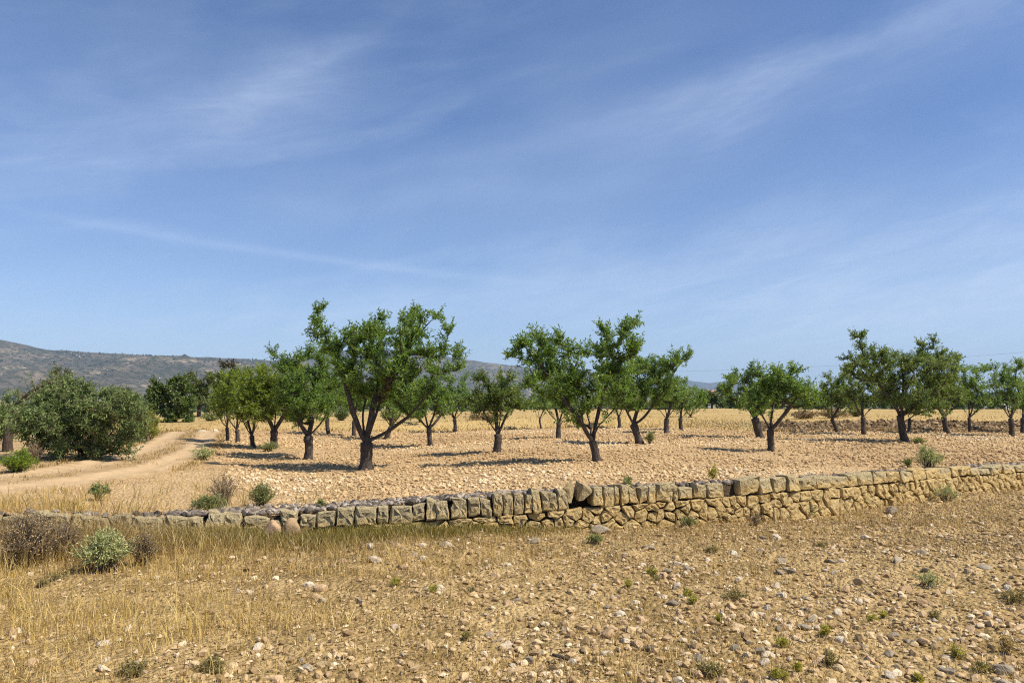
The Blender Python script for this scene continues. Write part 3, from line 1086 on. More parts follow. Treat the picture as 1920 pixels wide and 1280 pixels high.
big = [
    (1887, 1262, 46, 'stone_grey', 0.6, 0.5, 'squared grey rock in the bottom right corner'),
    (578, 1100, 20, 'stone_pale', 0.75, 0, 'whitish stone touching a tan one in the dry grass'),
    (602, 1107, 27, 'stone_tan', 0.75, 0, 'tan rounded stone right beside a whitish one in the dry grass'),
    (837, 1024, 26, 'stone_pale', 0.6, 0, 'bright whitish stone below the middle of the wall'),
    (792, 1024, 15, 'stone_pale', 0.7, 0, 'small white stone just left of the bright whitish stone'),
    (703, 1052, 26, 'stone_pale', 0.6, 0, 'broad pale stone in brown grass below the wall'),
    (641, 1056, 24, 'stone_tan', 0.6, 0, 'flat tan stone left of the broad pale stone'),
    (557, 1031, 17, 'stone_tan', 0.6, 0, 'small tan stone just below the two rounded boulders'),
    (545, 1054, 22, 'stone_tan', 0.5, 0, 'low tan stone in grass below the rounded boulders'),
    (1127, 998, 38, 'stone_grey', 0.55, 0.3, 'flat grey rock lying below the hole in the wall'),
    (1405, 974, 34, 'stone_grey', 0.7, 0.2, 'dark grey rock beside small rubble at the wall foot'),
    (1670, 962, 28, 'stone_grey', 0.7, 0.2, 'grey rock at the foot of the right part of the wall'),
    (1577, 1203, 24, 'stone_pale', 0.8, 0, 'white upright stone among yellow weeds, lower right'),
    (1733, 1206, 26, 'stone_tan', 0.8, 0, 'cream stone standing alone above the bottom right rock'),
    (1475, 1178, 20, 'stone_pale', 0.7, 0, 'white stone beside a dark one at the right of the stony patch'),
    (1458, 1181, 19, 'stone_grey', 0.7, 0, 'dark stone touching a white one in the stony patch'),
    (1610, 1094, 20, 'stone_tan', 0.8, 0, 'buff stone above the lower right weeds'),
    (1728, 1132, 21, 'stone_tan', 0.8, 0, 'tan stone with a shaded left side in the right stony patch'),
    (1162, 1153, 22, 'stone_pale', 0.7, 0, 'pale stone right of the bottom centre grass'),
    (1253, 1073, 17, 'stone_grey', 0.7, 0, 'grey stone above a paler one right of centre'),
    (1259, 1083, 18, 'stone_tan', 0.7, 0, 'tan stone just below a grey one right of centre'),
    (1372, 1141, 24, 'stone_tan', 0.7, 0, 'large tan stone left of the right stony patch'),
    (1322, 1163, 22, 'stone_tan', 0.65, 0, 'tan stone below the yellow weed right of centre'),
    (1380, 1217, 22, 'stone_grey', 0.7, 0, 'grey stone in the bright soil, lower right of centre'),
    (1427, 1224, 22, 'stone_grey', 0.7, 0, 'grey stone right of a similar one in the bright soil'),
    (1433, 1243, 25, 'stone_pale', 0.6, 0, 'pale flat stone at the bottom, right of centre'),
    (1180, 1265, 15, 'stone_pale', 0.7, 0, 'white pebble at the bottom edge right of the dead stick'),
    (1047, 1242, 14, 'stone_pale', 0.7, 0, 'white stone left of the short dead stick'),
    (1775, 1236, 26, 'stone_pale', 0.55, 0, 'pale flat slab above the bottom right rock'),
    (1668, 1268, 20, 'stone_pale', 0.8, 0, 'white pointed stone at the bottom edge, right'),
]
taken = []
for k, (px, py, w, mt, fl, bx, lab) in enumerate(big):
    place_boulder('field_stone', lab, 'stone', px, py, w, M[mt], H_fg, 900 + k, fl, bx, (0, 0, k * 1.7), 0.4, 'loose stones in the foreground', 3)
    taken.append((px, py))

protos = {k: [boulder_mesh('field_stone', 1.0, M[k], 300 + i + 20 * q, f, 0, 3) for i, f in enumerate((0.5, 0.6, 0.7, 0.8, 0.65))] for q, k in enumerate(('stone_pale', 'stone_tan', 'stone_grey'))}
rs = np.random.default_rng(77)
cname = {'stone_pale': 'pale', 'stone_tan': 'tan', 'stone_grey': 'grey'}
LM = [(1887, 1262, 'the squared corner rock'), (590, 1103, 'the white and tan stone pair'), (837, 1024, 'the bright whitish stone'), (703, 1052, 'the broad pale stone'), (530, 1000, 'the two rounded boulders'),
      (1127, 998, 'the flat rock below the hole'), (1405, 974, 'the dark rock at the wall'), (1670, 962, 'the grey rock at the right wall'), (1577, 1203, 'the white upright stone'), (1733, 1206, 'the lone cream stone'),
      (1294, 1122, 'the bright yellow weed pair'), (1380, 1122, 'the dusty green weed patch'), (1548, 1192, 'the yellow flowered weed'), (1745, 1098, 'the pale green weed patch'), (197, 1068, 'the sage bush'),
      (1062, 1240, 'the dead stick'), (400, 1258, 'the bottom left weed patch'), (742, 1098, 'the left yellow green weed'), (1178, 1100, 'the upright leaved weed'), (1330, 1262, 'the bottom grey green weeds'),
      (872, 1198, 'the bottom centre green tuft'), (1905, 1130, 'the right edge olive clump'), (1475, 1178, 'the touching white and dark stones'), (1020, 1120, 'the middle of the foreground'), (960, 1010, 'the middle of the wall foot')]
DIRS = ['right of', 'below and right of', 'below', 'below and left of', 'left of', 'above and left of', 'above', 'above and right of']


def stone_label(px, py, wpx, col, tall):
    d = [math.hypot(px - q[0], (py - q[1]) * 1.4) for q in LM]
    k = int(np.argmin(d))
    a = math.atan2((py - LM[k][1]) * 1.4, px - LM[k][0])
    di = DIRS[int(round(a / (math.pi / 4))) % 8]
    far = 'just ' if d[k] < 45 else '' if d[k] < 95 else 'well '
    return f"{'larger' if wpx > 17 else 'small' if wpx > 13 else 'tiny'} {('flat ', '', 'upright ')[tall]}{col} stone {far}{di} {LM[k][2]}"


cnt = 0
stones = {}
while cnt < 270:
    px, py = rs.uniform(-30, 1950), rs.uniform(1000, 1285)
    dens = np.interp(px, [0, 300, 700, 1000, 1300, 1920], [0.18, 0.22, 0.35, 0.5, 0.95, 1.0]) * np.interp(py, [1000, 1080, 1200], [0.55, 0.8, 1.0])
    if rs.random() > dens:
        continue
    p = ground(px, py, H_fg)
    if p[1] > wall_y(p[0]) - 0.12:
        continue
    mt = rs.choice(['stone_pale', 'stone_tan', 'stone_grey'], p=[0.34, 0.48, 0.18])
    wpx = rs.uniform(10, 25) * np.interp(py, [1000, 1280], [0.85, 1.2])
    sz = wpx / F_PX * p[1] * 0.5
    o = obj('field_stone', protos[mt][rs.integers(5)], None, p + np.array([0, 0, sz * 0.10]))
    zs_ = rs.uniform(0.7, 1.3)
    o.scale = (sz * rs.uniform(0.85, 1.2), sz * rs.uniform(0.8, 1.1), sz * zs_)
    o.rotation_euler = (rs.normal(0, 0.3), rs.normal(0, 0.3), rs.uniform(0, 6.28))
    tag(o, stone_label(px, py, wpx, cname[mt], 0 if zs_ < 0.85 else 2 if zs_ > 1.12 else 1), 'stone', 'loose stones in the foreground')
    stones.setdefault(o['label'], []).append((px, o))
    cnt += 1
for lab, ls in stones.items():
    ls.sort(key=lambda q: q[0])
    if len(ls) > 1:
        for q, (_, o) in enumerate(ls):
            o['label'] = lab + (', leftmost one' if q == 0 else ', rightmost one' if q == len(ls) - 1 else ', middle one')

# ------------------------------------------------------------------ ground cover nobody could count
def stuff(name, V, F, mat, R, label, cat, smooth=False):
    o = obj(name, mesh(name, V, F, mat, smooth, {'rnd': R}))
    return tag(o, label, cat, None, 'stuff')


def view_points(n, y_lo, y_hi, r, power=1.0, margin=1.08):
    """points spread over the wedge of ground the camera looks at"""
    y = y_lo + (y_hi - y_lo) * r.random(n) ** power
    x = r.uniform(-1, 1, n) * (y * 0.66 * margin + 0.8)
    return x, y


rc = np.random.default_rng(5)
# pebbles of the foreground
x, y = view_points(44000, 3.6, 15.5, rc, 1.15)
left = np.clip((x / y + 0.35) / 0.5, 0, 1)
cl = fbm(x, y, 0.9, 201, 3)
keep = (y < wall_y(x) - 0.05) & (rc.random(len(x)) < 0.28 + 0.50 * left + 1.0 * cl)
x, y = x[keep], y[keep]
sz = 0.007 + 0.023 * rc.random(len(x)) ** 2.0
P = np.stack([x, y, H_fg(x, y) + sz * 0.3], 1)
V, T, Rn = lumps(P, sz, rc, 0.65, 'oct', 0.25)
x, y = view_points(12000, 3.6, 15.5, rc, 1.15)
left = np.clip((x / y + 0.30) / 0.5, 0, 1)
keep = (y < wall_y(x) - 0.08) & (rc.random(len(x)) < 0.10 + 0.55 * left + 0.9 * fbm(x, y, 0.7, 207, 3))
x, y = x[keep], y[keep]
sz = 0.018 + 0.026 * rc.random(len(x)) ** 2.0
P = np.stack([x, y, H_fg(x, y) + sz * 0.25], 1)
V2, T2, Rn2 = lumps(P, sz, rc, 0.66, 'ico', 0.26)
stuff('pebbles', np.concatenate([V, V2]), np.concatenate([T, T2 + len(V)]), M['pebble'], np.concatenate([Rn, Rn2]), 'small pale pebbles strewn over the foreground soil', 'pebbles')

# earth clods of the tilled orchard
x, y = view_points(37500, 9.5, 23, rc, 1.10)
d = y - wall_y(x)
keep = (d > 0.25) & (on_track(x, y) > 1.05) & (x > -0.46 * y + 1.5 + 0.8 * fbm(x, y, 0.4, 88, 2)) & (rc.random(len(x)) < 0.86 + 1.1 * fbm(x, y, 0.5, 90, 3))
x, y = x[keep], y[keep]
sz = 0.012 + 0.034 * rc.random(len(x)) ** 2.2
P = np.stack([x, y, H_or(x, y) + sz * 0.3], 1)
V, T, Rn = lumps(P, sz, rc, 0.62, 'ico', 0.25)
x, y = view_points(20000, 23, 37, rc, 1.0)
keep = (y < bank_y(x) - 0.1) & (on_track(x, y) > 1.05) & (x > -0.40 * y + 0.8)
x, y = x[keep], y[keep]
sz = 0.022 + 0.04 * rc.random(len(x)) ** 1.8
P = np.stack([x, y, H_or(x, y) + sz * 0.3], 1)
V2, T2, Rn2 = lumps(P, sz, rc, 0.75, 'oct', 0.25)
VV = np.concatenate([V, V2])
CR = np.clip(np.concatenate([Rn, Rn2]) * 0.62 + 0.12 + 0.9 * fbm(VV[:, 0], VV[:, 1], 0.22, 95, 4), 0, 1)
stuff('earth_clods', VV, np.concatenate([T, T2 + len(V)]), M['clod'], CR, 'tan clods and stones covering the tilled orchard soil', 'clods')

# grey gravel heaped behind the coping
n = 9000
px = rc.uniform(-40, 2050, n)
wid = np.interp(px, [0, 300, 480, 700, 900, 1050, 1200, 1500, 1900], [0.1, 0.3, 0.85, 0.75, 0.4, 0.2, 0.16, 0.2, 0.32])
keep = rc.random(n) < np.interp(px, [0, 290, 330, 950, 1100, 2000], [0.02, 0.12, 0.8, 0.75, 0.30, 0.42])
px, wid = px[keep], wid[keep]
sv = np.interp(px, _spx, _sd)
q = rc.random(len(px)) ** 1.05
bx, by = np.interp(sv, _sd, _sx), np.interp(sv, _sd, _sy)
ox, oy = np.interp(sv, _sd, _nx), np.interp(sv, _sd, _ny)
dd = 0.17 + q * wid
x, y = bx - ox * dd, by - oy * dd
sz = 0.014 + 0.045 * rc.random(len(x)) ** 2.2
z = H_or(x, y) + sz * 0.3 + 0.02 * np.clip(1 - q * 1.2, 0, 1) * (wid > 0.4)
V, T, Rn = lumps(np.stack([x, y, z], 1), sz, rc, 0.75, 'ico', 0.24)
stuff('gravel', V, T, M['gravel'], Rn, 'grey gravel heaped along the back of the wall top', 'gravel')


def blades(x, y, z, h, w, r, lean=0.35, curve=0.3, R=None):
    n = len(x)
    a = r.uniform(0, 2 * math.pi, n)
    ld = np.stack([np.cos(a), np.sin(a)], 1)
    ln = np.abs(r.normal(0, lean, n))
    wd = r.uniform(0, 2 * math.pi, n)
    wv_ = np.stack([np.cos(wd), np.sin(wd), np.zeros(n)], 1) * (np.asarray(w)[:, None] * 0.5)
    B = np.stack([x, y, z], 1)
    mid = B + np.concatenate([ld * (h * 0.5 * np.sin(ln))[:, None], (h * 0.5 * np.cos(ln))[:, None]], 1)
    l2 = np.clip(ln + curve * r.random(n) * 2, 0, 1.5)
    tip = mid + np.concatenate([ld * (h * 0.5 * np.sin(l2))[:, None], (h * 0.5 * np.cos(l2))[:, None]], 1)
    V = np.stack([B - wv_, B + wv_, mid + wv_ * 0.85, mid - wv_ * 0.85, tip + wv_ * 0.3, tip - wv_ * 0.3], 1)
    k = (np.arange(n) * 6)[:, None]
    Q = np.concatenate([k + np.array([0, 1, 2, 3]), k + np.array([3, 2, 4, 5])])
    R = r.uniform(0, 1, n) if R is None else R
    return V.reshape(-1, 3), Q, np.repeat(R, 6)


def tufted(x, y, r, spread=0.035, k=5):
    """turn points into tufts of k blades"""
    x = np.repeat(x, k) + r.normal(0, spread, len(x) * k)
    y = np.repeat(y, k) + r.normal(0, spread, len(y) * k)
    return x, y


rg = np.random.default_rng(8)
# dry litter lying flat
x, y = view_points(98000, 3.5, 15, rg, 1.15)
dn = 0.62 + 1.5 * fbm(x, y, 0.7, 301, 4) - 0.22 * np.clip((x - 1.5) / 3, 0, 1) + 0.22 * np.clip((y - 7.5) / 3, 0, 1)
keep = (y < wall_y(x) - 0.02) & (rg.random(len(x)) < dn)
x, y = x[keep], y[keep]
V, Q, Rn = blades(x, y, H_fg(x, y) + 0.004, rg.uniform(0.03, 0.10, len(x)), rg.uniform(0.003, 0.006, len(x)), rg, 0.9, 0.5)
stuff('dry_litter', V, Q, M['litter'], np.clip(Rn * 0.8 + 0.5 * np.repeat(fbm(x, y, 0.5, 33, 2), 6) + 0.1, 0, 1), 'brown dry grass litter covering the foreground', 'litter')

# standing straw coloured stalks, thick on the left
x, y = view_points(20000, 3.5, 13.5, rg, 1.1)
dn = np.interp(x / y, [-0.7, -0.45, -0.2, 0.0, 0.25, 0.7], [0.70, 0.66, 0.44, 0.30, 0.20, 0.15]) + 1.15 * fbm(x, y, 0.9, 311, 4, 0.6)
keep = (y < wall_y(x) - 0.03) & (rg.random(len(x)) < dn)
x, y = tufted(x[keep], y[keep], rg, 0.03, 4)
h = (0.04 + 0.17 * rg.random(len(x)) ** 1.6) * np.clip(1 + 1.4 * fbm(x, y, 1.1, 317, 3), 0.4, 1.7) * np.interp(x / y, [-0.6, -0.2, 0.1, 0.4], [1.1, 0.9, 0.6, 0.5])
V, Q, Rn = blades(x, y, H_fg(x, y) - 0.005, h, rg.uniform(0.003, 0.0055, len(x)), rg, 0.34, 0.4)
stuff('dry_grass', V, Q, M['straw'], Rn, 'straw coloured dry grass standing in the left foreground', 'grass')

# olive grass along the wall foot, left half
n = 7000
px = rg.uniform(240, 1090, n)
keep = rg.random(n) < np.interp(px, [240, 330, 480, 640, 800, 950, 1090], [0.15, 0.7, 0.9, 1.0, 0.7, 0.3, 0.1])
px = px[keep]
sv = np.interp(px, _spx, _sd)
dd = 0.02 + np.abs(rg.normal(0, 0.30, len(px))) * np.interp(px, [300, 600, 900], [1.0, 1.2, 0.6])
x = np.interp(sv, _sd, _sx) + np.interp(sv, _sd, _nx) * dd
y = np.interp(sv, _sd, _sy) + np.interp(sv, _sd, _ny) * dd
x, y = tufted(x, y, rg, 0.03, 3)
V, Q, Rn = blades(x, y, H_fg(x, y) - 0.01, rg.uniform(0.06, 0.20, len(x)) * np.interp(np.repeat(px, 3), [300, 700, 1000], [1.2, 1.0, 0.6]), rg.uniform(0.004, 0.008, len(x)), rg, 0.3, 0.3)
stuff('olive_grass', V, Q, M['olivegrass'], Rn, 'olive green grass along the foot of the left wall', 'grass')

# reddish brown grass in front of it, and thin brown grass along the right wall foot
n = 9000
px = rg.uniform(-60, 2000, n)
keep = rg.random(n) < np.interp(px, [0, 250, 420, 700, 1000, 1300, 1600, 2000], [0.6, 1.0, 0.9, 0.6, 0.45, 0.55, 0.7, 0.6])
px = px[keep]
sv = np.interp(px, _spx, _sd)
dd = 0.05 + np.abs(rg.normal(0.35, 0.75, len(px))) * np.interp(px, [600, 1100, 2000], [0.9, 1.2, 1.6])
x = np.interp(sv, _sd, _sx) + np.interp(sv, _sd, _nx) * dd
y = np.interp(sv, _sd, _sy) + np.interp(sv, _sd, _ny) * dd
x, y = tufted(x, y, rg, 0.03, 4)
V, Q, Rn = blades(x, y, H_fg(x, y) - 0.01, rg.uniform(0.05, 0.20, len(x)) * np.interp(np.repeat(px, 4), [0, 250, 400, 700, 1000], [2.3, 2.2, 1.4, 0.9, 0.65]), rg.uniform(0.003, 0.006, len(x)), rg, 0.35, 0.3)
stuff('brown_grass', V, Q, M['litter'], Rn, 'brown dry grass in front of the wall', 'grass')

# weeds and dry grass on the terrace left of the gravel and along the track
n = 16000
px, py = rg.uniform(-60, 560, n), rg.uniform(812, 966, n)
dens = np.interp(py, [812, 850, 900, 940, 966], [0.14, 0.08, 0.06, 0.22, 0.6]) * np.clip(1 + 2.5 * fbm(px, py * 2.5, 0.012, 345, 3), 0.05, 2)
dens = dens * np.interp(px, [0, 330, 420, 560], [1, 1, 0.8, 0.12])
keep = rg.random(n) < dens
px, py = px[keep], py[keep]
x, y = on_level(px, py, 0.33)
d = y - wall_y(x)
keep = (d > 0.2) & ((on_track(x, y) > 1.0) | (rg.random(len(x)) < 0.05))
x, y = tufted(x[keep], y[keep], rg, 0.06, 4)
near = np.clip(1 - (y - 10.5) / 4, 0, 1)
hh = rg.uniform(0.04, 0.12, len(x)) + near * 0.24 * rg.random(len(x)) ** 2 * np.clip((-x - 2.5) / 2, 0, 1)
V, Q, Rn = blades(x, y, H_or(x, y) - 0.01, hh, rg.uniform(0.004, 0.007, len(x)) * np.interp(y, [10, 30], [0.8, 2.2]), rg, 0.45, 0.4)
stuff('terrace_grass', V, Q, M['straw'], Rn * 0.85, 'dry yellow grass on the terrace beside the track', 'grass')
x, y = view_points(5000, 10.2, 14, rg)
keep = (x < -2.0 - 0.9 * rg.random(len(x)) ** 2 * 2) & (y > wall_y(x) + 0.2) & (on_track(x, y) > 1.1) & (rg.random(len(x)) < (0.45 + 1.3 * fbm(x, y, 0.7, 340, 2)) * np.clip(1.6 - (y - wall_y(x)) * 0.9, 0.1, 1))
x, y = tufted(x[keep], y[keep], rg, 0.05, 4)
V, Q, Rn = blades(x, y, H_or(x, y) - 0.01, rg.uniform(0.05, 0.26, len(x)), rg.uniform(0.005, 0.009, len(x)), rg, 0.3, 0.3)
stuff('terrace_weeds', V, Q, M['olivegrass'], Rn, 'yellow green weeds behind the left end of the wall', 'weeds')

# dry grass down the middle and along the edges of the track
n = 3600
i = rg.integers(0, 149, n)
f = rg.random(n)
lat_ = np.where(rg.random(n) < 0.42, rg.normal(0, 0.07, n), np.sign(rg.normal(0, 1, n)) * (0.5 + np.abs(rg.normal(0, 0.07, n)) - 0.03))
x = cx[i] + (cx[i + 1] - cx[i]) * f + nx[i] * lat_ * wv[i]
y = cy[i] + (cy[i + 1] - cy[i]) * f + ny[i] * lat_ * wv[i]
keep = (fbm(x, y, 0.6, 377, 3) + 0.1 > rg.uniform(-0.2, 0.3, n)) & (y > wall_y(x) + 0.3)
x, y = tufted(x[keep], y[keep], rg, 0.06, 5)
V, Q, Rn = blades(x, y, H_or(x, y) + 0.0, rg.uniform(0.05, 0.13, len(x)), rg.uniform(0.006, 0.012, len(x)), rg, 0.6, 0.4)
stuff('track_grass', V, Q, M['litter'], Rn, 'brown grass down the middle and edges of the track', 'grass')

# stubble of the far field, taller on the bank
x = rg.uniform(-40, 48, 22000)
y = bank_y(x) - 0.3 + 28 * rg.random(22000) ** 2.4
keep = np.abs(x) < y * 0.72 + 2
x, y = x[keep], y[keep]
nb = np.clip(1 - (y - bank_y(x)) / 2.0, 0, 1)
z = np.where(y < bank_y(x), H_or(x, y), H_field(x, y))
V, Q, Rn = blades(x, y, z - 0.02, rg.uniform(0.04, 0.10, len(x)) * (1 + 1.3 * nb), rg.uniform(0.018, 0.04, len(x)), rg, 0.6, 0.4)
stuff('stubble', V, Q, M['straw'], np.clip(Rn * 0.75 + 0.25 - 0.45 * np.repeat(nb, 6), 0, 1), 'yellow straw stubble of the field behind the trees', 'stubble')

# stones lying in the raised bank at the right and the pale rubble at the left
n = 2600
px = rg.uniform(1440, 2000, n)
bx = on_level(px, 806, 0.5)
x = bx[0]
y = bank_y(x) + rg.uniform(-0.1, 0.75, n)
sz = rg.uniform(0.04, 0.14, n)
V, T, Rn = lumps(np.stack([x, y, H_field(x, y) + sz * 0.2], 1), sz, rg, 0.7, 'oct', 0.25)
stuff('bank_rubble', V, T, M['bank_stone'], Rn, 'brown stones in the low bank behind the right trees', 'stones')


# ------------------------------------------------------------------ trees
def bez(a, c, b_, n):
    t = np.linspace(0, 1, n)[:, None]
    return a * (1 - t) ** 2 + 2 * c * t * (1 - t) + b_ * t ** 2


def tree(name, label, cat, group, base, r_trunk, fork, limb_paths, lobes, leaf, mat, seed, bark='bark', density=26.0, shoots=6, per=18,
         twigs=True, droop=0.15, upward=0.55, leaf_w=0.33, shoot_len=(0.14, 0.34), depth_f=0.55, n_max=260, low=0.25):
    """skeleton grown from limb paths towards points spread in lobes; lobes: (x,y,z,r) in metres"""
    r = np.random.default_rng(seed)
    base = np.asarray(base, float)
    root = empty(name, base, label, cat, group)
    fork = np.asarray(fork, float)
    # trunk
    n = 8
    t = np.linspace(0, 1, n)[:, None]
    side = r.normal(0, 0.06, 3) * np.linalg.norm(fork - base)
    tp_ = bez(base + np.array([0, 0, -0.06]), (base + fork) / 2 + side * (1, 1, 0), fork, n)
    rad_ = r_trunk * np.interp(np.linspace(0, 1, n), [0, 0.12, 0.35, 0.8, 1], [1.32, 1.08, 0.93, 0.90, 1.0]) * (1 + r.normal(0, 0.05, n))
    V, Q, T = tube(tp_, rad_, 11, r, 0.09)
    V = V - base
    trunk = obj('trunk', mesh('trunk', V, [Q, T], M[bark], True), root)
    # skeleton nodes
    N_p, N_t, N_par = [fork], [unit(fork - base)], [-1]
    chains = []

    def add_chain(pts, par):
        idx = [par]
        for q in range(1, len(pts)):
            N_p.append(pts[q])
            N_t.append(unit(pts[q] - pts[q - 1]))
            N_par.append(idx[-1])
            idx.append(len(N_p) - 1)
        chains.append(idx)
        return idx
    n_limb = 0
    for path in limb_paths:
        pts = np.array([fork] + [np.asarray(p, float) for p in path])
        sg = np.concatenate([[0], np.cumsum(np.linalg.norm(np.diff(pts, axis=0), axis=1))])
        m = max(5, int(sg[-1] / 0.16))
        q = np.linspace(0, sg[-1], m)
        pp = np.stack([np.interp(q, sg, pts[:, k]) for k in range(3)], 1)
        pp[1:] += r.normal(0, 0.018, (m - 1, 3))
        pp[1:-1] = (pp[:-2] + 2 * pp[1:-1] + pp[2:]) / 4
        add_chain(pp, 0)
        n_limb += 1
    # attractors
    lobes = np.asarray(lobes, float)
    cx0, hw = lobes[:, 0].mean(), max(0.2, (lobes[:, 0] + lobes[:, 3]).max() - lobes[:, 0].mean())
    pts = []
    for (lx, ly, lz, lr) in lobes:
        m = max(2, int(density * math.pi * lr * lr))
        v = unit(r.normal(0, 1, (m, 3))) * (r.random((m, 1)) ** 0.38) * lr
        u = np.clip((lx - cx0) / hw, -1, 1)
        v[:, 1] += r.normal(0, 1, m) * depth_f * hw * 0.45 * (1 - u * u) * min(1, lr / 0.4)
        pts.append(v + np.array([lx, ly, lz]))
    A = np.concatenate(pts)
    if len(A) > n_max:
        A = A[r.permutation(len(A))[:n_max]]
    A = A[A[:, 2] > base[2] + low]
    A = A[np.argsort(np.linalg.norm(A - fork, axis=1))]
    ends = []
    for p in A:
        NP = np.array(N_p)
        d = np.linalg.norm(NP - p, axis=1)
        over = np.clip(NP[:, 2] - p[2], 0, None)
        k = int(np.argmin(d + 0.7 * over))
        a = NP[k]
        L = d[k]
        if L < 0.05:
            continue
        m = max(3, min(6, int(L / 0.12) + 2))
        ctrl = a + 0.5 * L * unit(0.6 * N_t[k] + 0.8 * unit(p - a) + np.array([0, 0, 0.15]))
        idx = add_chain(bez(a, ctrl, p, m), k)
        ends.append(idx)
    NP = np.array(N_p)
    cntd = np.zeros(len(NP))
    for idx in ends:
        cntd[idx[-1]] += 1
    for k in range(len(NP) - 1, 0, -1):
        cntd[N_par[k]] += cntd[k]
    rn = 0.0065 * np.maximum(cntd, 0.6) ** 0.5
    lim = r_trunk * 0.56
    top = max(rn[c[1]] for c in chains[:max(1, n_limb)]) if chains else 1
    sc_ = lim / top if n_limb else 1.0
    rn = np.minimum(rn * np.interp(cntd, [0, 3, 30], [1.0, 1.0, max(0.8, sc_)]), lim)
    for ci in range(n_limb):
        c = chains[ci]
        rr = rn[c].copy()
        rr[0] = rr[1] * 1.12
        rr = np.maximum(rr * 0.9, np.linspace(rr[0], 0.006, len(rr)) * 0.62)
        V, Q, T = tube(NP[c], rr, 8, r, 0.07)
        obj('limb', mesh('limb', V - base, [Q, T], M[bark], True), trunk)
    br, fo = Soup(), Soup()
    LP, LD = [], []
    for c in chains[n_limb:]:
        rr = rn[c].copy()
        rr[0] = min(rr[0], rr[1] * 1.25)
        V, Q, T = tube(NP[c], rr, 5 if rr[0] > 0.014 else 4, None)
        br.add(V, Q, T)
    for c in ends + chains[:n_limb]:
        pc = NP[c]
        kk = len(c)
        for _ in range(shoots):
            f = r.uniform(0.25, 1.0) * (kk - 1)
            i0 = min(int(f), kk - 2)
            st = pc[i0] + (pc[i0 + 1] - pc[i0]) * (f - i0)
            tg = unit(pc[i0 + 1] - pc[i0])
            dr = unit(0.5 * tg + upward * np.array([0, 0, 1.0]) + 0.75 * unit(r.normal(0, 1, 3)))
            ln = r.uniform(*shoot_len)
            en = st + dr * ln
            if twigs:
                V, Q, T = tube(np.array([st, en]), [0.0042, 0.002], 3)
                br.add(V, Q, T)
            q = np.linspace(0.08, 1.0, per)[:, None] + r.uniform(-0.03, 0.03, (per, 1))
            LP.append(st + (en - st) * q)
            LD.append(unit(0.55 * dr + 0.95 * unit(r.normal(0, 1, (per, 3))) + np.array([0, 0, -droop])))
    LP, LD = np.concatenate(LP), np.concatenate(LD)
    tone = np.clip(r.random(len(LP)) * 0.75 + 0.25 * np.repeat(r.random(len(LP) // per), per)[:len(LP)], 0, 1)
    V, Q, Rn_ = leaves(LP, LD, leaf * r.uniform(0.7, 1.25, len(LP)), leaf * leaf_w * r.uniform(0.8, 1.2, len(LP)), r, tone)
    fo.add(V, Q, None, Rn_)
    if br.n:
        obj('branches', br.mesh('branches', M['twig'] if bark == 'bark' else M[bark], True, base), root)
    obj('crown', fo.mesh('crown', M[mat], False, base), root)
    return root, len(LP)


def px_tree(label, bpx, w_px, fork_px, limbs, lobes, seed, mat='almond', H=H_or, scale_leaf=1.0, name='almond_tree', cat='tree', group='almond trees of the orchard', Yfix=None, dep=None, **kw):
    base = ground(bpx[0], bpx[1], H) if Yfix is None else np.array([at(bpx[0], bpx[1], Yfix)[0], Yfix, H(at(bpx[0], bpx[1], Yfix)[0], Yfix)])
    Y = base[1]
    r = np.random.default_rng(seed + 1000)
    k = Y / F_PX
    P = lambda a: at(a[0], a[1], Y + (a[2] if len(a) > 2 else 0.0))
    lb = []
    for q in lobes:
        dy = q[3] if len(q) > 3 else r.uniform(-0.5, 0.5)
        c = at(q[0], q[1], Y + dy)
        lb.append((c[0], c[1], c[2], q[2] * k))
    fork = P(fork_px)
    area = sum(math.pi * q[3] ** 2 for q in lb)
    return tree(name, label, cat, group, base, w_px * k * 0.5, fork, [[P(q) for q in l] for l in limbs], lb, 0.082 * scale_leaf, mat, seed, **kw)


def auto(box, fork_px, seed, spikes=4, nl=8, bottom=None):
    """lobes and limbs for a crown box (x0,x1,top,bottom) in photo pixels"""
    r = np.random.default_rng(seed)
    x0, x1, y0, y1 = box
    w, h = x1 - x0, y1 - y0
    R = 0.25 * min(w, h)
    lobes = []
    cxp, cyp = (x0 + x1) / 2, y0 + h * 0.55
    lobes.append((cxp, cyp, R * 1.15, 0))
    for i in range(nl):
        a = math.pi * (-0.15 + 1.3 * (i + 0.5) / nl) + r.normal(0, 0.1)
        f = r.uniform(0.85, 1.05)
        rr = R * r.uniform(0.6, 0.9)
        lobes.append((cxp - math.cos(a) * (w / 2 - rr) * f, cyp - math.sin(a) * (h * 0.5 - rr) * f + (h * 0.05), rr))
    for i in range(spikes):
        sx = cxp + r.uniform(-0.42, 0.42) * w
        lobes.append((sx, y0 + r.uniform(0, 0.12) * h, R * r.uniform(0.22, 0.36)))
    limbs = []
    m = 4
    for i in range(m):
        q = lobes[1 + int((i + 0.5) * nl / m)]
        dy = (-0.35, 0.4, -0.2, 0.3)[i]
        mx = fork_px[0] + (q[0] - fork_px[0]) * 0.5
        my = fork_px[1] + (q[1] - fork_px[1]) * 0.42
        limbs.append([(mx, my, dy * 0.6), (q[0], q[1], dy)])
    return limbs, lobes


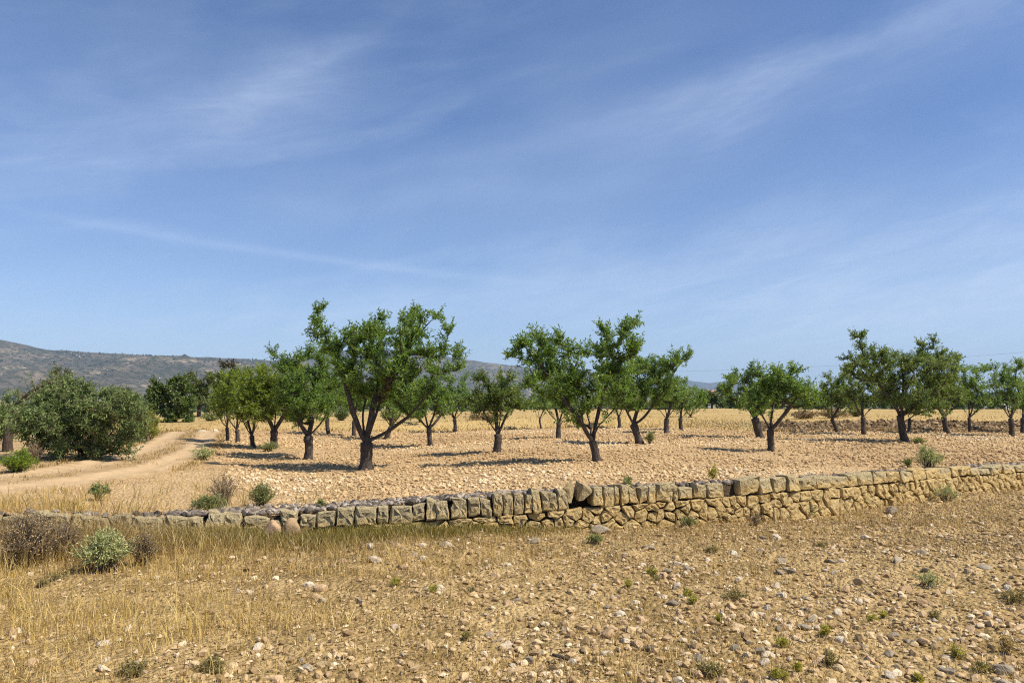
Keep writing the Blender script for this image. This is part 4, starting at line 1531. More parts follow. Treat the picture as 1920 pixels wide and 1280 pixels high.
# ---- the large trees, limbs and crown masses placed from the photograph
px_tree('largest almond tree, thick trunk splitting in three, standing nearest the wall left of centre', (685, 880), 24, (687, 830),
        [[(668, 795, -.1), (655, 745, -.2), (640, 690, 0), (612, 630, .1), (595, 590, .1)],
         [(697, 780, .1), (706, 735, .2), (712, 690, .2), (716, 640, .2)],
         [(720, 812, .1), (752, 790, .0), (785, 760, -.2), (815, 725, -.3)],
         [(700, 790, .3), (725, 720, .4), (762, 660, .3), (795, 615, .2), (822, 590, .2)],
         [(680, 780, .4), (690, 730, .7), (740, 700, .9)]],
        [(594, 582, 9, .1), (598, 605, 15, .1), (606, 632, 19, .1), (622, 660, 22, 0), (600, 655, 12, .1), (650, 655, 24), (660, 635, 16), (690, 640, 26), (712, 622, 14, .2), (714, 602, 7, .2), (735, 645, 28),
         (765, 625, 22), (770, 592, 9, .2), (772, 605, 12), (800, 600, 14, .2), (822, 590, 10, .2), (790, 630, 24), (812, 655, 20), (838, 625, 9), (840, 665, 15), (858, 675, 10), (820, 690, 20), (860, 690, 8),
         (650, 700, 32), (690, 690, 36), (735, 690, 36), (775, 680, 32), (675, 740, 26, .4), (720, 735, 30), (760, 735, 24), (795, 735, 17), (745, 770, 12), (780, 778, 9)],
        1, density=36, n_max=310, shoots=7, per=18)
px_tree('broad almond tree with forked trunk and tall right shoot in mid orchard', (1120, 866), 16, (1112, 828),
        [[(1098, 805, -.2), (1080, 780, -.3), (1055, 745, -.3), (1025, 700, -.1), (985, 655, 0)],
         [(1118, 790, .1), (1128, 745, .2), (1145, 700, .1), (1158, 655, .0), (1178, 615, 0)],
         [(1122, 795, -.1), (1140, 780, -.2), (1155, 765, -.2), (1170, 740, -.2)],
         [(1105, 790, .4), (1090, 740, .5), (1075, 690, .5), (1050, 645, .4)]],
        [(968, 655, 14), (985, 648, 16), (960, 665, 8), (1008, 645, 14), (1008, 630, 6, .2), (1000, 680, 24), (1030, 660, 22), (1048, 640, 10), (1050, 632, 5), (1062, 665, 16), (1074, 660, 8), (1030, 700, 30), (1068, 700, 28),
         (1095, 660, 10), (1115, 655, 12), (1127, 622, 8, .1), (1130, 640, 10, .1), (1140, 660, 20), (1165, 640, 12), (1175, 618, 8), (1186, 606, 6), (1170, 660, 22), (1190, 648, 9), (1192, 668, 8), (1130, 690, 24), (1155, 695, 22),
         (1000, 725, 20), (1050, 735, 28), (1090, 730, 28), (1130, 735, 26), (1165, 730, 20), (1065, 775, 17), (1100, 765, 16), (1085, 790, 9), (1185, 700, 14)],
        2, density=34, n_max=340, shoots=7, per=18)
px_tree('almond tree second from the largest one, on its left, crown joined to it', (577, 861), 17, (578, 818),
        [[(562, 795, -.1), (550, 750, -.2), (545, 700, -.1), (520, 672, 0)], [(585, 790, .2), (590, 740, .3), (585, 690, .2)], [(600, 797, 0), (612, 778, -.1), (622, 745, -.2)]],
        [(514, 668, 6), (530, 680, 12), (548, 690, 18), (575, 672, 16), (580, 660, 8), (600, 685, 20), (550, 720, 26), (590, 715, 28), (620, 720, 22), (540, 755, 22), (575, 755, 28), (610, 755, 22), (555, 785, 16), (585, 785, 14)],
        3, density=38, shoots=8, per=16)
px_tree('leafy almond tree with a stout dark trunk, third left of the largest tree', (515, 841), 15, (514, 808),
        [[(500, 780, -.2), (485, 740, -.2), (475, 715, 0)], [(516, 770, .2), (515, 725, .3)], [(532, 780, 0), (545, 745, -.2), (550, 715, 0)]],
        auto((448, 572, 688, 805), (514, 808), 41, 5, 9)[1], 4, mat='almond_yellow', density=38, shoots=8, per=16)
px_tree('almond tree with a thin Y shaped trunk near the grassy track edge', (476, 838), 9, (472, 817), *auto((428, 508, 705, 808), (472, 817), 42, 3, 7), 5, mat='almond_yellow', scale_leaf=1.15, density=26, per=14)
px_tree('small almond tree with a short stump-like trunk left of the Y shaped one', (445, 829), 8, (444, 806), *auto((402, 470, 700, 800), (444, 806), 43, 3, 7), 6, mat='almond_yellow', scale_leaf=1.15, density=26, per=14)
px_tree('leftmost almond tree of the orchard, pale foot, by the track bend', (427, 827), 7, (426, 802), *auto((388, 445, 708, 798), (426, 802), 44, 2, 6), 7, mat='almond_yellow', scale_leaf=1.2, density=24, per=14)
px_tree('almond tree with a straight trunk behind and left of the largest tree', (617, 813), 8, (614, 785), *auto((585, 660, 700, 785), (614, 785), 45, 2, 6), 8, scale_leaf=1.4, density=18, per=12, twigs=False)
px_tree('almond tree half hidden right behind the largest trunk', (664, 818), 8, (664, 788), *auto((632, 700, 700, 785), (664, 788), 46, 2, 6), 9, scale_leaf=1.4, density=18, per=12, twigs=False)
px_tree('almond tree leaning right behind the low right limb of the largest tree', (724, 823), 10, (733, 800), *auto((690, 785, 695, 792), (733, 800), 47, 2, 6), 10, scale_leaf=1.3, density=20, per=13, twigs=False)
px_tree('thin almond trunk just left of the Y trunked tree right of the largest one', (788, 807), 6, (787, 785), *auto((765, 815, 715, 782), (787, 785), 48, 2, 5), 11, scale_leaf=1.5, density=14, per=12, twigs=False)
px_tree('almond tree with a Y shaped trunk standing right of the largest tree', (807, 836), 10, (804, 804), *auto((748, 855, 700, 800), (804, 804), 49, 4, 8), 12, scale_leaf=1.1, density=28, per=15)
px_tree('small almond tree right of the Y trunked one, before the stubble', (853, 810), 7, (852, 786), *auto((815, 893, 708, 784), (852, 786), 50, 4, 7), 13, mat='almond_pale', scale_leaf=1.35, density=22, per=12, twigs=False)
px_tree('vase shaped almond tree with four fanning limbs, left of the centre tree', (931, 848), 15, (934, 815),
        [[(918, 795, -.1), (905, 770, -.2), (893, 745, -.2)], [(930, 785, .2), (925, 740, .3)], [(945, 790, .1), (955, 765, .2), (968, 740, .2)], [(940, 785, -.3), (942, 740, -.4)]],
        auto((880, 990, 708, 795), (934, 815), 51, 5, 9)[1], 14, mat='almond_dark', density=40, shoots=8, per=16)
px_tree('slender leaning almond trunk far back between the vase shaped and centre trees', (1016, 804), 4, (1012, 786), *auto((985, 1042, 715, 785), (1012, 786), 52, 2, 5), 15, scale_leaf=1.5, density=14, per=12, twigs=False)
px_tree('almond tree just left behind the broad centre tree', (1047, 823), 10, (1048, 792), *auto((1002, 1090, 700, 788), (1048, 792), 53, 2, 7), 16, mat='almond_pale', scale_leaf=1.25, density=22, per=13, twigs=False)
px_tree('almond tree far back just right of the broad centre tree', (1162, 803), 7, (1160, 782), *auto((1125, 1195, 710, 780), (1160, 782), 54, 2, 5), 17, mat='almond_pale', scale_leaf=1.5, density=16, per=12, twigs=False)
px_tree('almond tree with a trunk leaning left and a shoot reaching right over the sky', (1201, 832), 14, (1188, 795),
        [[(1178, 775, -.1), (1165, 750, -.2), (1160, 715, -.1)], [(1195, 770, .2), (1205, 735, .3), (1215, 700, .2)], [(1205, 785, 0), (1225, 760, -.1), (1245, 725, -.2), (1268, 690, 0), (1288, 672, 0)]],
        [(1165, 710, 22), (1195, 695, 22), (1185, 682, 14), (1215, 690, 16), (1232, 680, 12), (1250, 690, 16), (1265, 680, 11), (1280, 672, 8), (1290, 668, 5), (1268, 668, 6), (1225, 715, 24), (1200, 735, 26), (1170, 745, 22), (1235, 745, 20), (1255, 720, 16), (1190, 768, 14), (1210, 685, 8)],
        18, density=38, shoots=8, per=16)
px_tree('almond tree right of the one leaning left, first of three in a row', (1250, 812), 10, (1250, 785), *auto((1215, 1290, 702, 782), (1250, 785), 55, 3, 7), 19, mat='almond_pale', scale_leaf=1.3, density=24, per=13, twigs=False)
px_tree('middle almond tree of the three standing left of the farmhouse', (1277, 806), 8, (1276, 784), *auto((1248, 1308, 712, 782), (1276, 784), 56, 3, 6), 20, mat='almond_pale', scale_leaf=1.4, density=20, per=12, twigs=False)
px_tree('last almond tree before the gap showing the farmhouse', (1294, 799), 6, (1294, 780), *auto((1270, 1332, 726, 778), (1294, 780), 57, 2, 6), 21, scale_leaf=1.5, density=18, per=12, twigs=False)
px_tree('almond tree with a thick trunk leaning left, behind the Y trunked one at right', (1427, 821), 15, (1416, 785), [[(1400, 760, 0), (1385, 730, .1)], [(1412, 750, .3), (1410, 710, .3)], [(1432, 760, -.1), (1445, 735, -.2)]],
        [(1365, 715, 14), (1385, 705, 18), (1410, 700, 18), (1418, 688, 8), (1408, 688, 7), (1380, 735, 22), (1415, 730, 26), (1445, 720, 20), (1400, 760, 20), (1430, 755, 20), (1360, 735, 10)], 22, density=28, scale_leaf=1.1, per=15)
px_tree('almond tree with a dark Y shaped trunk, nearest in the right half', (1445, 846), 13, (1444, 806), [[(1433, 785, -.1), (1420, 760, -.2), (1410, 735, -.1)], [(1448, 770, .3), (1455, 730, .3)], [(1460, 792, 0), (1480, 765, -.2), (1500, 735, -.2)]],
        auto((1398, 1535, 696, 790), (1444, 806), 58, 5, 10)[1], 23, density=38, shoots=8, per=16)
px_tree('almond tree with a trunk leaning right in front of the dark bank', (1571, 812), 8, (1560, 786), *auto((1535, 1612, 698, 784), (1560, 786), 59, 4, 7), 24, mat='almond_dark', scale_leaf=1.25, density=20, per=13)
px_tree('almond tree with a wide Y trunk left of the big right tree', (1619, 815), 9, (1618, 782), [[(1606, 765, -.1), (1598, 735, -.1), (1595, 700, 0)], [(1616, 750, .3), (1622, 715, .3)], [(1634, 765, 0), (1655, 750, 0), (1668, 735, 0)]],
        auto((1575, 1672, 688, 770), (1618, 782), 60, 5, 8)[1], 25, mat='almond_dark', scale_leaf=1.2, density=20, per=13)
px_tree('big almond tree with an upswept left limb, tallest in the right half', (1697, 829), 14, (1688, 780),
        [[(1672, 750, -.1), (1655, 730, -.1), (1635, 700, 0), (1618, 665, 0), (1612, 640, 0)], [(1692, 750, .2), (1694, 715, .3), (1690, 680, .2)], [(1710, 765, 0), (1730, 745, -.2), (1740, 700, -.1), (1738, 655, 0)], [(1696, 740, -.5), (1715, 700, -.6)]],
        [(1604, 633, 6, 0), (1615, 630, 6, 0), (1620, 648, 11, 0), (1590, 668, 8, 0), (1598, 682, 10, 0), (1585, 695, 8, 0), (1612, 690, 16), (1630, 675, 20), (1645, 655, 9), (1655, 680, 20), (1678, 668, 9), (1690, 690, 22), (1700, 672, 12), (1640, 705, 18),
         (1735, 645, 9, 0), (1722, 648, 5, 0), (1750, 642, 5, 0), (1740, 665, 18), (1725, 690, 24), (1760, 680, 20), (1785, 675, 9), (1795, 672, 5), (1770, 705, 22), (1660, 720, 20), (1700, 725, 28), (1740, 725, 28), (1775, 735, 18), (1675, 755, 16), (1720, 758, 20), (1755, 760, 16)],
        26, mat='almond_dark', density=36, n_max=380, shoots=8, per=16)
px_tree('thin almond stem half hidden behind the big right trunk', (1704, 809), 6, (1705, 785), *auto((1690, 1745, 735, 783), (1705, 785), 61, 1, 5), 27, mat='almond_dark', scale_leaf=1.5, density=14, per=12, twigs=False)
px_tree('almond tree with a leaning trunk right of the big right tree', (1777, 812), 10, (1770, 782), *auto((1728, 1815, 690, 782), (1770, 782), 62, 3, 8), 28, mat='almond_dark', scale_leaf=1.2, density=24, per=14)
px_tree('slim almond tree with shoots above its crown, second from the right end', (1819, 810), 6, (1817, 783), *auto((1788, 1862, 690, 782), (1817, 783), 63, 6, 7), 29, mat='almond_pale', scale_leaf=1.3, density=20, per=13, twigs=False)
px_tree('almond tree with sparse upright shoots near the right edge', (1897, 818), 9, (1895, 785), *auto((1850, 1925, 684, 782), (1895, 785), 64, 6, 8), 30, mat='almond_pale', scale_leaf=1.2, density=22, per=14)
px_tree('almond tree cut off by the right edge of the view', (1918, 811), 8, (1918, 784), *auto((1895, 1965, 695, 782), (1918, 784), 65, 3, 7), 31, scale_leaf=1.3, density=22, per=13, twigs=False)

# ---- shrubs and trees left of the track
HL = H_or
G2 = None
px_tree('bushy pine with light green top rising above the grey green shrub', (120, 830), 9, (118, 800), [[(116, 760), (112, 715)]],
        [(108, 703, 13), (100, 720, 18), (125, 718, 18), (112, 740, 30), (140, 745, 24), (85, 745, 22), (115, 775, 34), (150, 770, 26)], 101, mat='pine', Yfix=22.5, name='pine_tree', group=G2, leaf_w=0.16, density=30, shoots=7, per=16, scale_leaf=1.3, upward=0.4)
px_tree('large grey green wild olive shrub on the earth bank by the track', (178, 862), 16, (172, 842), [[(140, 810), (110, 780), (90, 750)], [(170, 800), (165, 760)], [(205, 815), (228, 790), (240, 765)], [(150, 835, -.4), (120, 820, -.5)]],
        [(90, 750, 24), (75, 780, 26), (110, 775, 30), (150, 760, 24), (140, 790, 34), (185, 770, 30), (178, 745, 14), (215, 770, 22), (235, 765, 18), (205, 800, 34), (165, 825, 34), (110, 815, 30), (70, 810, 22), (195, 840, 26), (225, 830, 22), (170, 850, 16), (240, 800, 18), (90, 835, 16), (205, 745, 7), (165, 735, 6), (60, 785, 26), (48, 810, 22), (70, 840, 18), (110, 845, 18), (140, 850, 16), (255, 790, 18), (252, 815, 14), (230, 845, 12), (92, 727, 6), (128, 722, 7), (186, 736, 6), (216, 748, 6), (242, 752, 5), (262, 768, 6), (40, 770, 7), (150, 738, 5)],
        102, mat='olive', bark='deadwood', name='wild_olive_shrub', cat='shrub', group=G2, density=44, n_max=620, shoots=8, per=14, leaf_w=0.30, scale_leaf=1.05, upward=0.5, low=0.02)
px_tree('smaller grey green shrub behind the wild olive, toward the bright bush', (245, 822), 8, (245, 806), [[(238, 780), (232, 755)], [(255, 785), (262, 765)]],
        [(225, 755, 18), (245, 765, 22), (262, 775, 16), (235, 785, 24), (255, 795, 18), (215, 775, 16), (212, 742, 10), (195, 738, 10)], 103, mat='olive', bark='deadwood', name='shrub', cat='shrub', group=G2, Yfix=25, density=30, shoots=8, per=16, leaf_w=0.26, scale_leaf=1.1, low=0.03)
px_tree('bright yellow green bush at the end of the shrubs by the track', (277, 828), 6, (277, 818), [[(270, 800), (265, 790)], [(285, 805), (288, 792)]],
        [(268, 800, 16), (284, 800, 14), (276, 815, 16), (290, 815, 9), (262, 815, 11), (272, 788, 8)], 104, mat='lime_bush', bark='deadwood', name='bush', cat='bush', group=G2, low=0.01, density=60, shoots=9, per=18, leaf_w=0.2, scale_leaf=1.0, upward=1.2)
px_tree('round dark green leafy tree standing alone beside the far track', (318, 800), 10, (318, 786), [[(300, 765), (288, 745)], [(318, 755), (318, 730)], [(336, 765), (348, 745)]],
        [(300, 730, 18), (320, 725, 18), (340, 728, 18), (288, 750, 18), (312, 752, 26), (340, 752, 24), (355, 750, 12), (292, 775, 16), (320, 778, 18), (345, 775, 16), (355, 770, 9), (330, 718, 8)], 105, mat='carob', name='leafy_tree', group=G2, Yfix=38, density=16, shoots=8, per=16, leaf_w=0.5, scale_leaf=1.7, twigs=False, upward=0.3)
for (lab, b_, bx_, Yf, mt, sd) in (
        ('dark pine just right of the round leafy tree', (373, 790), (348, 402, 707, 785), 48, 'pine', 111),
        ('tall dark brownish pine behind the left almond trees', (437, 790), (405, 470, 686, 780), 56, 'pine_brown', 112),
        ('green tree between the dark pines beyond the track', (402, 792), (385, 425, 705, 785), 52, 'carob', 113),
        ('dense dark green tree behind the Y trunked left almond', (478, 792), (452, 520, 694, 788), 54, 'carob', 117),
        ('dull green tree behind the stout left almond', (548, 792), (515, 590, 700, 788), 58, 'pine', 118),
        ('small dark tree left of the round leafy tree, far off', (247, 775), (225, 275, 735, 772), 75, 'pine', 114),
        ('low green shrub at the left edge behind the leaning trunk', (12, 812), (-40, 48, 745, 815), 24, 'olive', 115),
        ('green shrub low at the left edge beside the leaning trunk', (-30, 835), (-90, 28, 770, 845), 20.5, 'olive', 116)):
    fk = (b_[0], b_[1] - 0.25 * (b_[1] - bx_[2]))
    lm, lbs = auto(bx_, fk, sd, 2, 8)
    px_tree(lab, b_, 8, fk, lm, lbs, sd, mat=mt, Yfix=Yf, H=(H_field if Yf > 36 else H_or), name='shrub' if 'shrub' in lab else 'tree', cat='shrub' if 'shrub' in lab else 'tree', group=None,
            density=(9 if Yf > 36 else 26), shoots=7, per=16, leaf_w=0.3, scale_leaf=(2.6 if Yf > 36 else 1.1), twigs=False, shoot_len=((0.3, 0.6) if Yf > 36 else (0.15, 0.35)), n_max=300, low=0.05)

# old leaning trunk with bare twigs at the left edge
base = ground(14, 846, H_or)
Y = base[1]
lt = empty('leaning_tree', base, 'old leaning tree with a bare bent trunk and grey twigs at the left edge', 'tree')
r = np.random.default_rng(9)
k = Y / F_PX
pts = np.array([base + (0, 0, -0.05)] + [at(px, py, Y + dy) for px, py, dy in ((14, 830, 0), (15, 812, 0), (19, 795, .02), (28, 772, .05), (38, 755, .1), (50, 740, .1), (70, 727, .15), (92, 717, .2), (112, 708, .2))])
rad_ = np.array([9, 8, 7.2, 5.2, 4.4, 3.7, 2.8, 2.2, 1.6, 0.9]) * k
V, Q, T = tube(pts, rad_ * np.array([1.1, .95, 1.08, .9, .95, 1, 1, 1, 1, 1]), 13, r, 0.16)
tr_ = obj('trunk', mesh('trunk', V - base, [Q, T], M['bark_old'], True), lt)
sp = Soup()
lp, ld = [], []
for i in range(46):
    f = r.uniform(3.5, 8.9)
    i0 = int(f)
    st = pts[i0] + (pts[min(i0 + 1, 9)] - pts[i0]) * (f - i0)
    p = [st]
    d = unit(np.array([r.normal(0.2, 0.8), r.normal(0, 0.5), r.uniform(-0.1, 1.0)]))
    ln = r.uniform(0.15, 0.55)
    for q in range(4):
        d = unit(d + r.normal(0, 0.25, 3))
        p.append(p[-1] + d * ln / 4)
        if q > 0 and i % 3 == 0:
            for _ in range(5):
                lp.append(p[-1])
                ld.append(unit(d + r.normal(0, 0.8, 3)))
    V, Q, T = tube(np.array(p), np.linspace(0.012, 0.003, 5) * r.uniform(0.6, 1.2), 4)
    sp.add(V, Q, T)
obj('bare_twigs', sp.mesh('bare_twigs', M['deadwood'], True, base), lt)
V, Q, Rn = leaves(np.array(lp), np.array(ld), 0.06, 0.018, r)
obj('crown', mesh('crown', V - base, Q, M['olive'], False, {'rnd': Rn}), lt)


# ------------------------------------------------------------------ low plants
def bush(name, label, cat, px, py, h_px, w_px, mat, seed, H=H_or, stems=40, per=14, leaf=0.04, leaf_w=0.3, stem_mat='deadwood', up=0.9, group=None, bare=0.25, patch=0.35):
    base = ground(px, py, H)
    k = base[1] / F_PX
    h, w = h_px * k, w_px * k * 0.5
    r = np.random.default_rng(seed)
    root = empty(name, base, label, cat, group)
    sp = Soup()
    LP, LD = [], []
    for _ in range(stems):
        a = r.uniform(0, 2 * math.pi)
        q = r.random() ** 0.6
        tip = np.array([math.cos(a) * w * q, math.sin(a) * w * q, h * (1 - 0.55 * q ** 2) * r.uniform(0.65, 1.0)])
        b0 = np.array([math.cos(a), math.sin(a), 0]) * w * patch * r.random()
        c = np.array([tip[0] * 0.35, tip[1] * 0.35, tip[2] * 0.65])
        p = bez(b0 + np.array([0, 0, -0.01]), c, tip, 5) + np.concatenate([np.zeros((1, 3)), r.normal(0, 0.03 * h, (4, 3))])
        V, Q, T = tube(p, np.linspace(0.005, 0.0018, 5) * (0.6 + h), 3)
        sp.add(V, Q, T)
        for s_ in range(3):        # side sprigs
            f = r.uniform(bare, 1.0) * 4
            i0 = min(int(f), 3)
            st = p[i0] + (p[i0 + 1] - p[i0]) * (f - i0)
            d = unit(unit(p[i0 + 1] - p[i0]) * 0.6 + unit(r.normal(0, 1, 3)) * 0.8 + np.array([0, 0, 0.4 * up]))
            ln = h * r.uniform(0.12, 0.3)
            tt = np.linspace(0, 1, per)[:, None]
            LP.append(st + d * ln * tt + r.normal(0, 0.004, (per, 3)))
            LD.append(unit(d * 0.6 + unit(r.normal(0, 1, (per, 3)))))
            V, Q, T = tube(np.array([st, st + d * ln]), [0.0022, 0.001], 3)
            sp.add(V, Q, T)
    obj('stems', sp.mesh('stems', M[stem_mat], True), root)
    LP, LD = np.concatenate(LP), np.concatenate(LD)
    V, Q, Rn = leaves(LP, LD, leaf * r.uniform(0.7, 1.3, len(LP)), leaf * leaf_w, r)
    obj('foliage', mesh('foliage', V, Q, M[mat], False, {'rnd': Rn}), root)
    return root


bush('green_bush', 'small vivid green bush at the left edge below the leaning trunk', 'bush', 34, 886, 40, 68, 'bright', 201, stems=110, per=14, leaf=0.06, leaf_w=0.18, up=1.4, bare=0.3)
bush('twig_bush', 'grey leafless twiggy bush behind the vivid green bush', 'bush', 62, 868, 42, 48, 'drybush', 202, stems=60, per=5, leaf=0.025)
bush('sage_bush', 'pale sage green round bush in the dry grass, lower left', 'bush', 197, 1068, 72, 104, 'pale', 203, H_fg, stems=130, per=12, leaf=0.030, leaf_w=0.40, bare=0.5, patch=0.9)
bush('dead_bush', 'large dark brown dead weed bush at the lower left edge', 'bush', 50, 1058, 98, 150, 'drybush', 204, H_fg, stems=150, per=9, leaf=0.022, leaf_w=0.55, bare=0.35)
bush('dead_bush', 'brown dead weed between the dark bush and the sage bush', 'bush', 122, 1048, 84, 60, 'drybush', 205, H_fg, stems=60, per=8, leaf=0.02, leaf_w=0.55, bare=0.3)
bush('dead_bush', 'reddish brown dead weed right of the sage bush', 'bush', 268, 1058, 70, 64, 'litter', 206, H_fg, stems=80, per=7, leaf=0.02, leaf_w=0.35, bare=0.3)
bush('thin_dry_shrub', 'tall thin brown dry shrub above the gravel, left', 'shrub', 418, 948, 72, 62, 'drybush', 207, stems=46, per=6, leaf=0.03, leaf_w=0.3, bare=0.3)
bush('broom_shrub', 'dark green feathery shrub standing in the gravel', 'shrub', 490, 948, 44, 52, 'mid', 208, stems=70, per=12, leaf=0.05, leaf_w=0.14, up=1.2, bare=0.15)
bush('broom_shrub', 'low spreading dark green shrub left of the gravel', 'shrub', 392, 958, 30, 78, 'mid', 209, stems=90, per=12, leaf=0.05, leaf_w=0.14, bare=0.15)
bush('spurge', 'grey green weed with round heads on the left terrace', 'weed', 184, 938, 34, 42, 'mid', 210, stems=22, per=14, leaf=0.04, leaf_w=0.3, bare=0.6)
bush('green_weed', 'small green tuft in the gravel right of the feathery shrub', 'weed', 602, 952, 15, 18, 'mid', 211, stems=24, per=10, leaf=0.035)
bush('sage_weed', 'pale green weed clump in the orchard soil at right', 'weed', 1740, 880, 46, 50, 'pale', 212, stems=60, per=11, leaf=0.045, leaf_w=0.2, stem_mat='twig', bare=0.45)
bush('green_weed', 'small green weed beside the pale weed clump at right', 'weed', 1703, 876, 20, 14, 'mid', 213, stems=16, per=9, leaf=0.04)
bush('sprout', 'single upright green sprout behind the wall, right of the hole', 'weed', 1177, 916, 28, 12, 'mid', 214, stems=8, per=10, leaf=0.04, leaf_w=0.4)
bush('yellow_weed', 'small yellow green weed behind the wall right of centre', 'weed', 1338, 898, 24, 26, 'lime', 215, stems=16, per=9, leaf=0.035)
bush('sapling', 'small green sucker beside the trunk of the left leaning almond', 'weed', 1218, 832, 26, 16, 'mid', 216, stems=18, per=10, leaf=0.06, leaf_w=0.35)
bush('green_weed', 'grey green weeds at the foot of the stout left almond', 'weed', 505, 846, 18, 44, 'mid', 217, stems=50, per=8, leaf=0.05, leaf_w=0.25)
bush('sage_weed', 'pale green weeds at the edge of the dirt track', 'weed', 380, 862, 26, 52, 'pale', 218, stems=50, per=9, leaf=0.05, leaf_w=0.22, bare=0.2)
bush('dry_weed', 'low dry weed beside the big right almond trunk', 'weed', 1722, 832, 12, 28, 'mid', 219, stems=36, per=8, leaf=0.05)
bush('wall_weed', 'pale green weed growing at the right wall foot', 'weed', 1773, 938, 30, 46, 'pale', 220, H_fg, stems=44, per=9, leaf=0.035, leaf_w=0.2, bare=0.3)
bush('wall_weed', 'small green weed at the wall foot right of centre', 'weed', 1606, 952, 22, 20, 'pale', 221, H_fg, stems=26, per=9, leaf=0.03)
bush('wall_weed', 'dusty green weed against the wall below the straight coping', 'weed', 1520, 968, 34, 40, 'mid', 222, H_fg, stems=40, per=8, leaf=0.035, leaf_w=0.2)
bush('wall_weed', 'small green weed at the wall foot left of the dark rock', 'weed', 1290, 986, 18, 32, 'mid', 223, H_fg, stems=30, per=8, leaf=0.03)
bush('wall_weed', 'little green weed growing out of the wall right of the hole', 'weed', 1137, 982, 22, 18, 'mid', 224, H_fg, stems=20, per=8, leaf=0.03)
bush('green_weed', 'dark green tuft below the hole in the wall', 'weed', 1117, 1018, 16, 36, 'mid', 225, H_fg, stems=30, per=8, leaf=0.03)
bush('dry_weed', 'grey brown weed against the dark grey rock at the wall', 'weed', 1418, 985, 24, 30, 'drybush', 226, H_fg, stems=36, per=7, leaf=0.025)
rb = np.random.default_rng(66)
weeds = [(1178, 1100, 26, 24, 'lime', 'yellow green weed with upright leaves right of the middle'), (1222, 1078, 22, 30, 'lime', 'yellow green weed above the pale stone, middle right'), (1230, 1090, 18, 30, 'mid', 'small green weed just below a yellow green one, middle right'),
         (1290, 1118, 26, 24, 'lime', 'bright yellow weed upper of a pair right of centre'), (1298, 1132, 22, 22, 'lime', 'bright yellow weed lower of a pair right of centre'), (1380, 1122, 26, 60, 'mid', 'dusty green weed patch right of the yellow pair'),
         (1346, 1168, 26, 18, 'lime', 'yellow weed beside the tan stone, right of centre'), (1548, 1192, 34, 26, 'lime', 'yellow flowered weed above the white upright stone'), (1466, 1212, 34, 28, 'lime', 'yellow green weed at the left of the lower right stones'),
         (1558, 1245, 32, 40, 'mid', 'low green weed below the white upright stone'), (1636, 1165, 24, 26, 'lime', 'yellow weed left of the cream stone'), (1656, 1158, 20, 18, 'lime', 'small yellow weed right of its larger twin'),
         (1745, 1098, 40, 66, 'pale', 'pale green weed patch in the stones at right'), (1752, 1162, 30, 24, 'mid', 'green weed in the right stony patch below the pale one'), (1795, 1236, 44, 28, 'lime', 'lime weed left of the bottom right rock'),
         (1885, 1225, 60, 30, 'straw', 'tall straw yellow weed above the bottom right rock'), (1840, 1258, 26, 46, 'mid', 'dark green weed left of the bottom right rock'), (1494, 1258, 26, 20, 'lime', 'small yellow weed at the bottom right of centre'),
         (1720, 1278, 22, 20, 'lime', 'bright yellow flower tuft at the bottom edge'), (742, 1098, 30, 30, 'lime', 'yellow green weed left of the middle grass'), (812, 1110, 22, 30, 'lime', 'yellow green weed in brown grass below the wall'),
         (884, 1112, 20, 18, 'mid', 'small dark green weed in the brown grass'), (872, 1198, 20, 26, 'mid', 'green tuft at the bottom centre'), (1330, 1262, 34, 70, 'mid', 'grey green weed patch at the bottom right of centre'),
         (1540, 1026, 16, 24, 'mid', 'small green weed below the wall at right'), (1335, 1034, 16, 44, 'mid', 'small green weeds below the dark rock'), (108, 1086, 26, 40, 'mid', 'blue green weed below the sage bush'), (80, 1098, 20, 30, 'mid', 'small blue green weed left of its larger neighbour'),
         (400, 1258, 40, 90, 'mid', 'dull green weed patch at the bottom left'), (250, 1262, 36, 80, 'mid', 'dull green weed patch nearer the bottom left corner'), (1460, 1275, 40, 40, 'lime', 'lime weed at the bottom edge right of centre'), (1905, 1130, 50, 60, 'olivegrass', 'olive weed clump at the right edge')]
for q, (px, py, h_, w_, mt, lab) in enumerate(weeds):
    mt = 'dusty' if mt == 'mid' else mt
    bush('weed', lab, 'weed', px, py, h_ * 0.62, w_ * 0.85, mt, 300 + q, H_fg, stems=int(7 + w_ * 0.35), per=6, leaf=0.024, leaf_w=0.30, bare=0.2, patch=0.95, group='low weeds in the foreground', stem_mat='twig' if mt == 'mid' else 'deadwood')

# short dead stick lying near the bottom
p = ground(1062, 1240, H_fg)
r = np.random.default_rng(3)
V, Q, T = tube(np.array([(-0.09, 0.06, 0.03), (-0.04, 0.02, 0.03), (0.02, -0.03, 0.022), (0.09, -0.07, 0.015)]), [0.012, 0.013, 0.011, 0.008], 7, r, 0.12)
tag(obj('dead_stick', mesh('dead_stick', V, [Q, T], M['bark_old'], True), None, p), 'short dead stick lying on the stones at the bottom', 'stick')

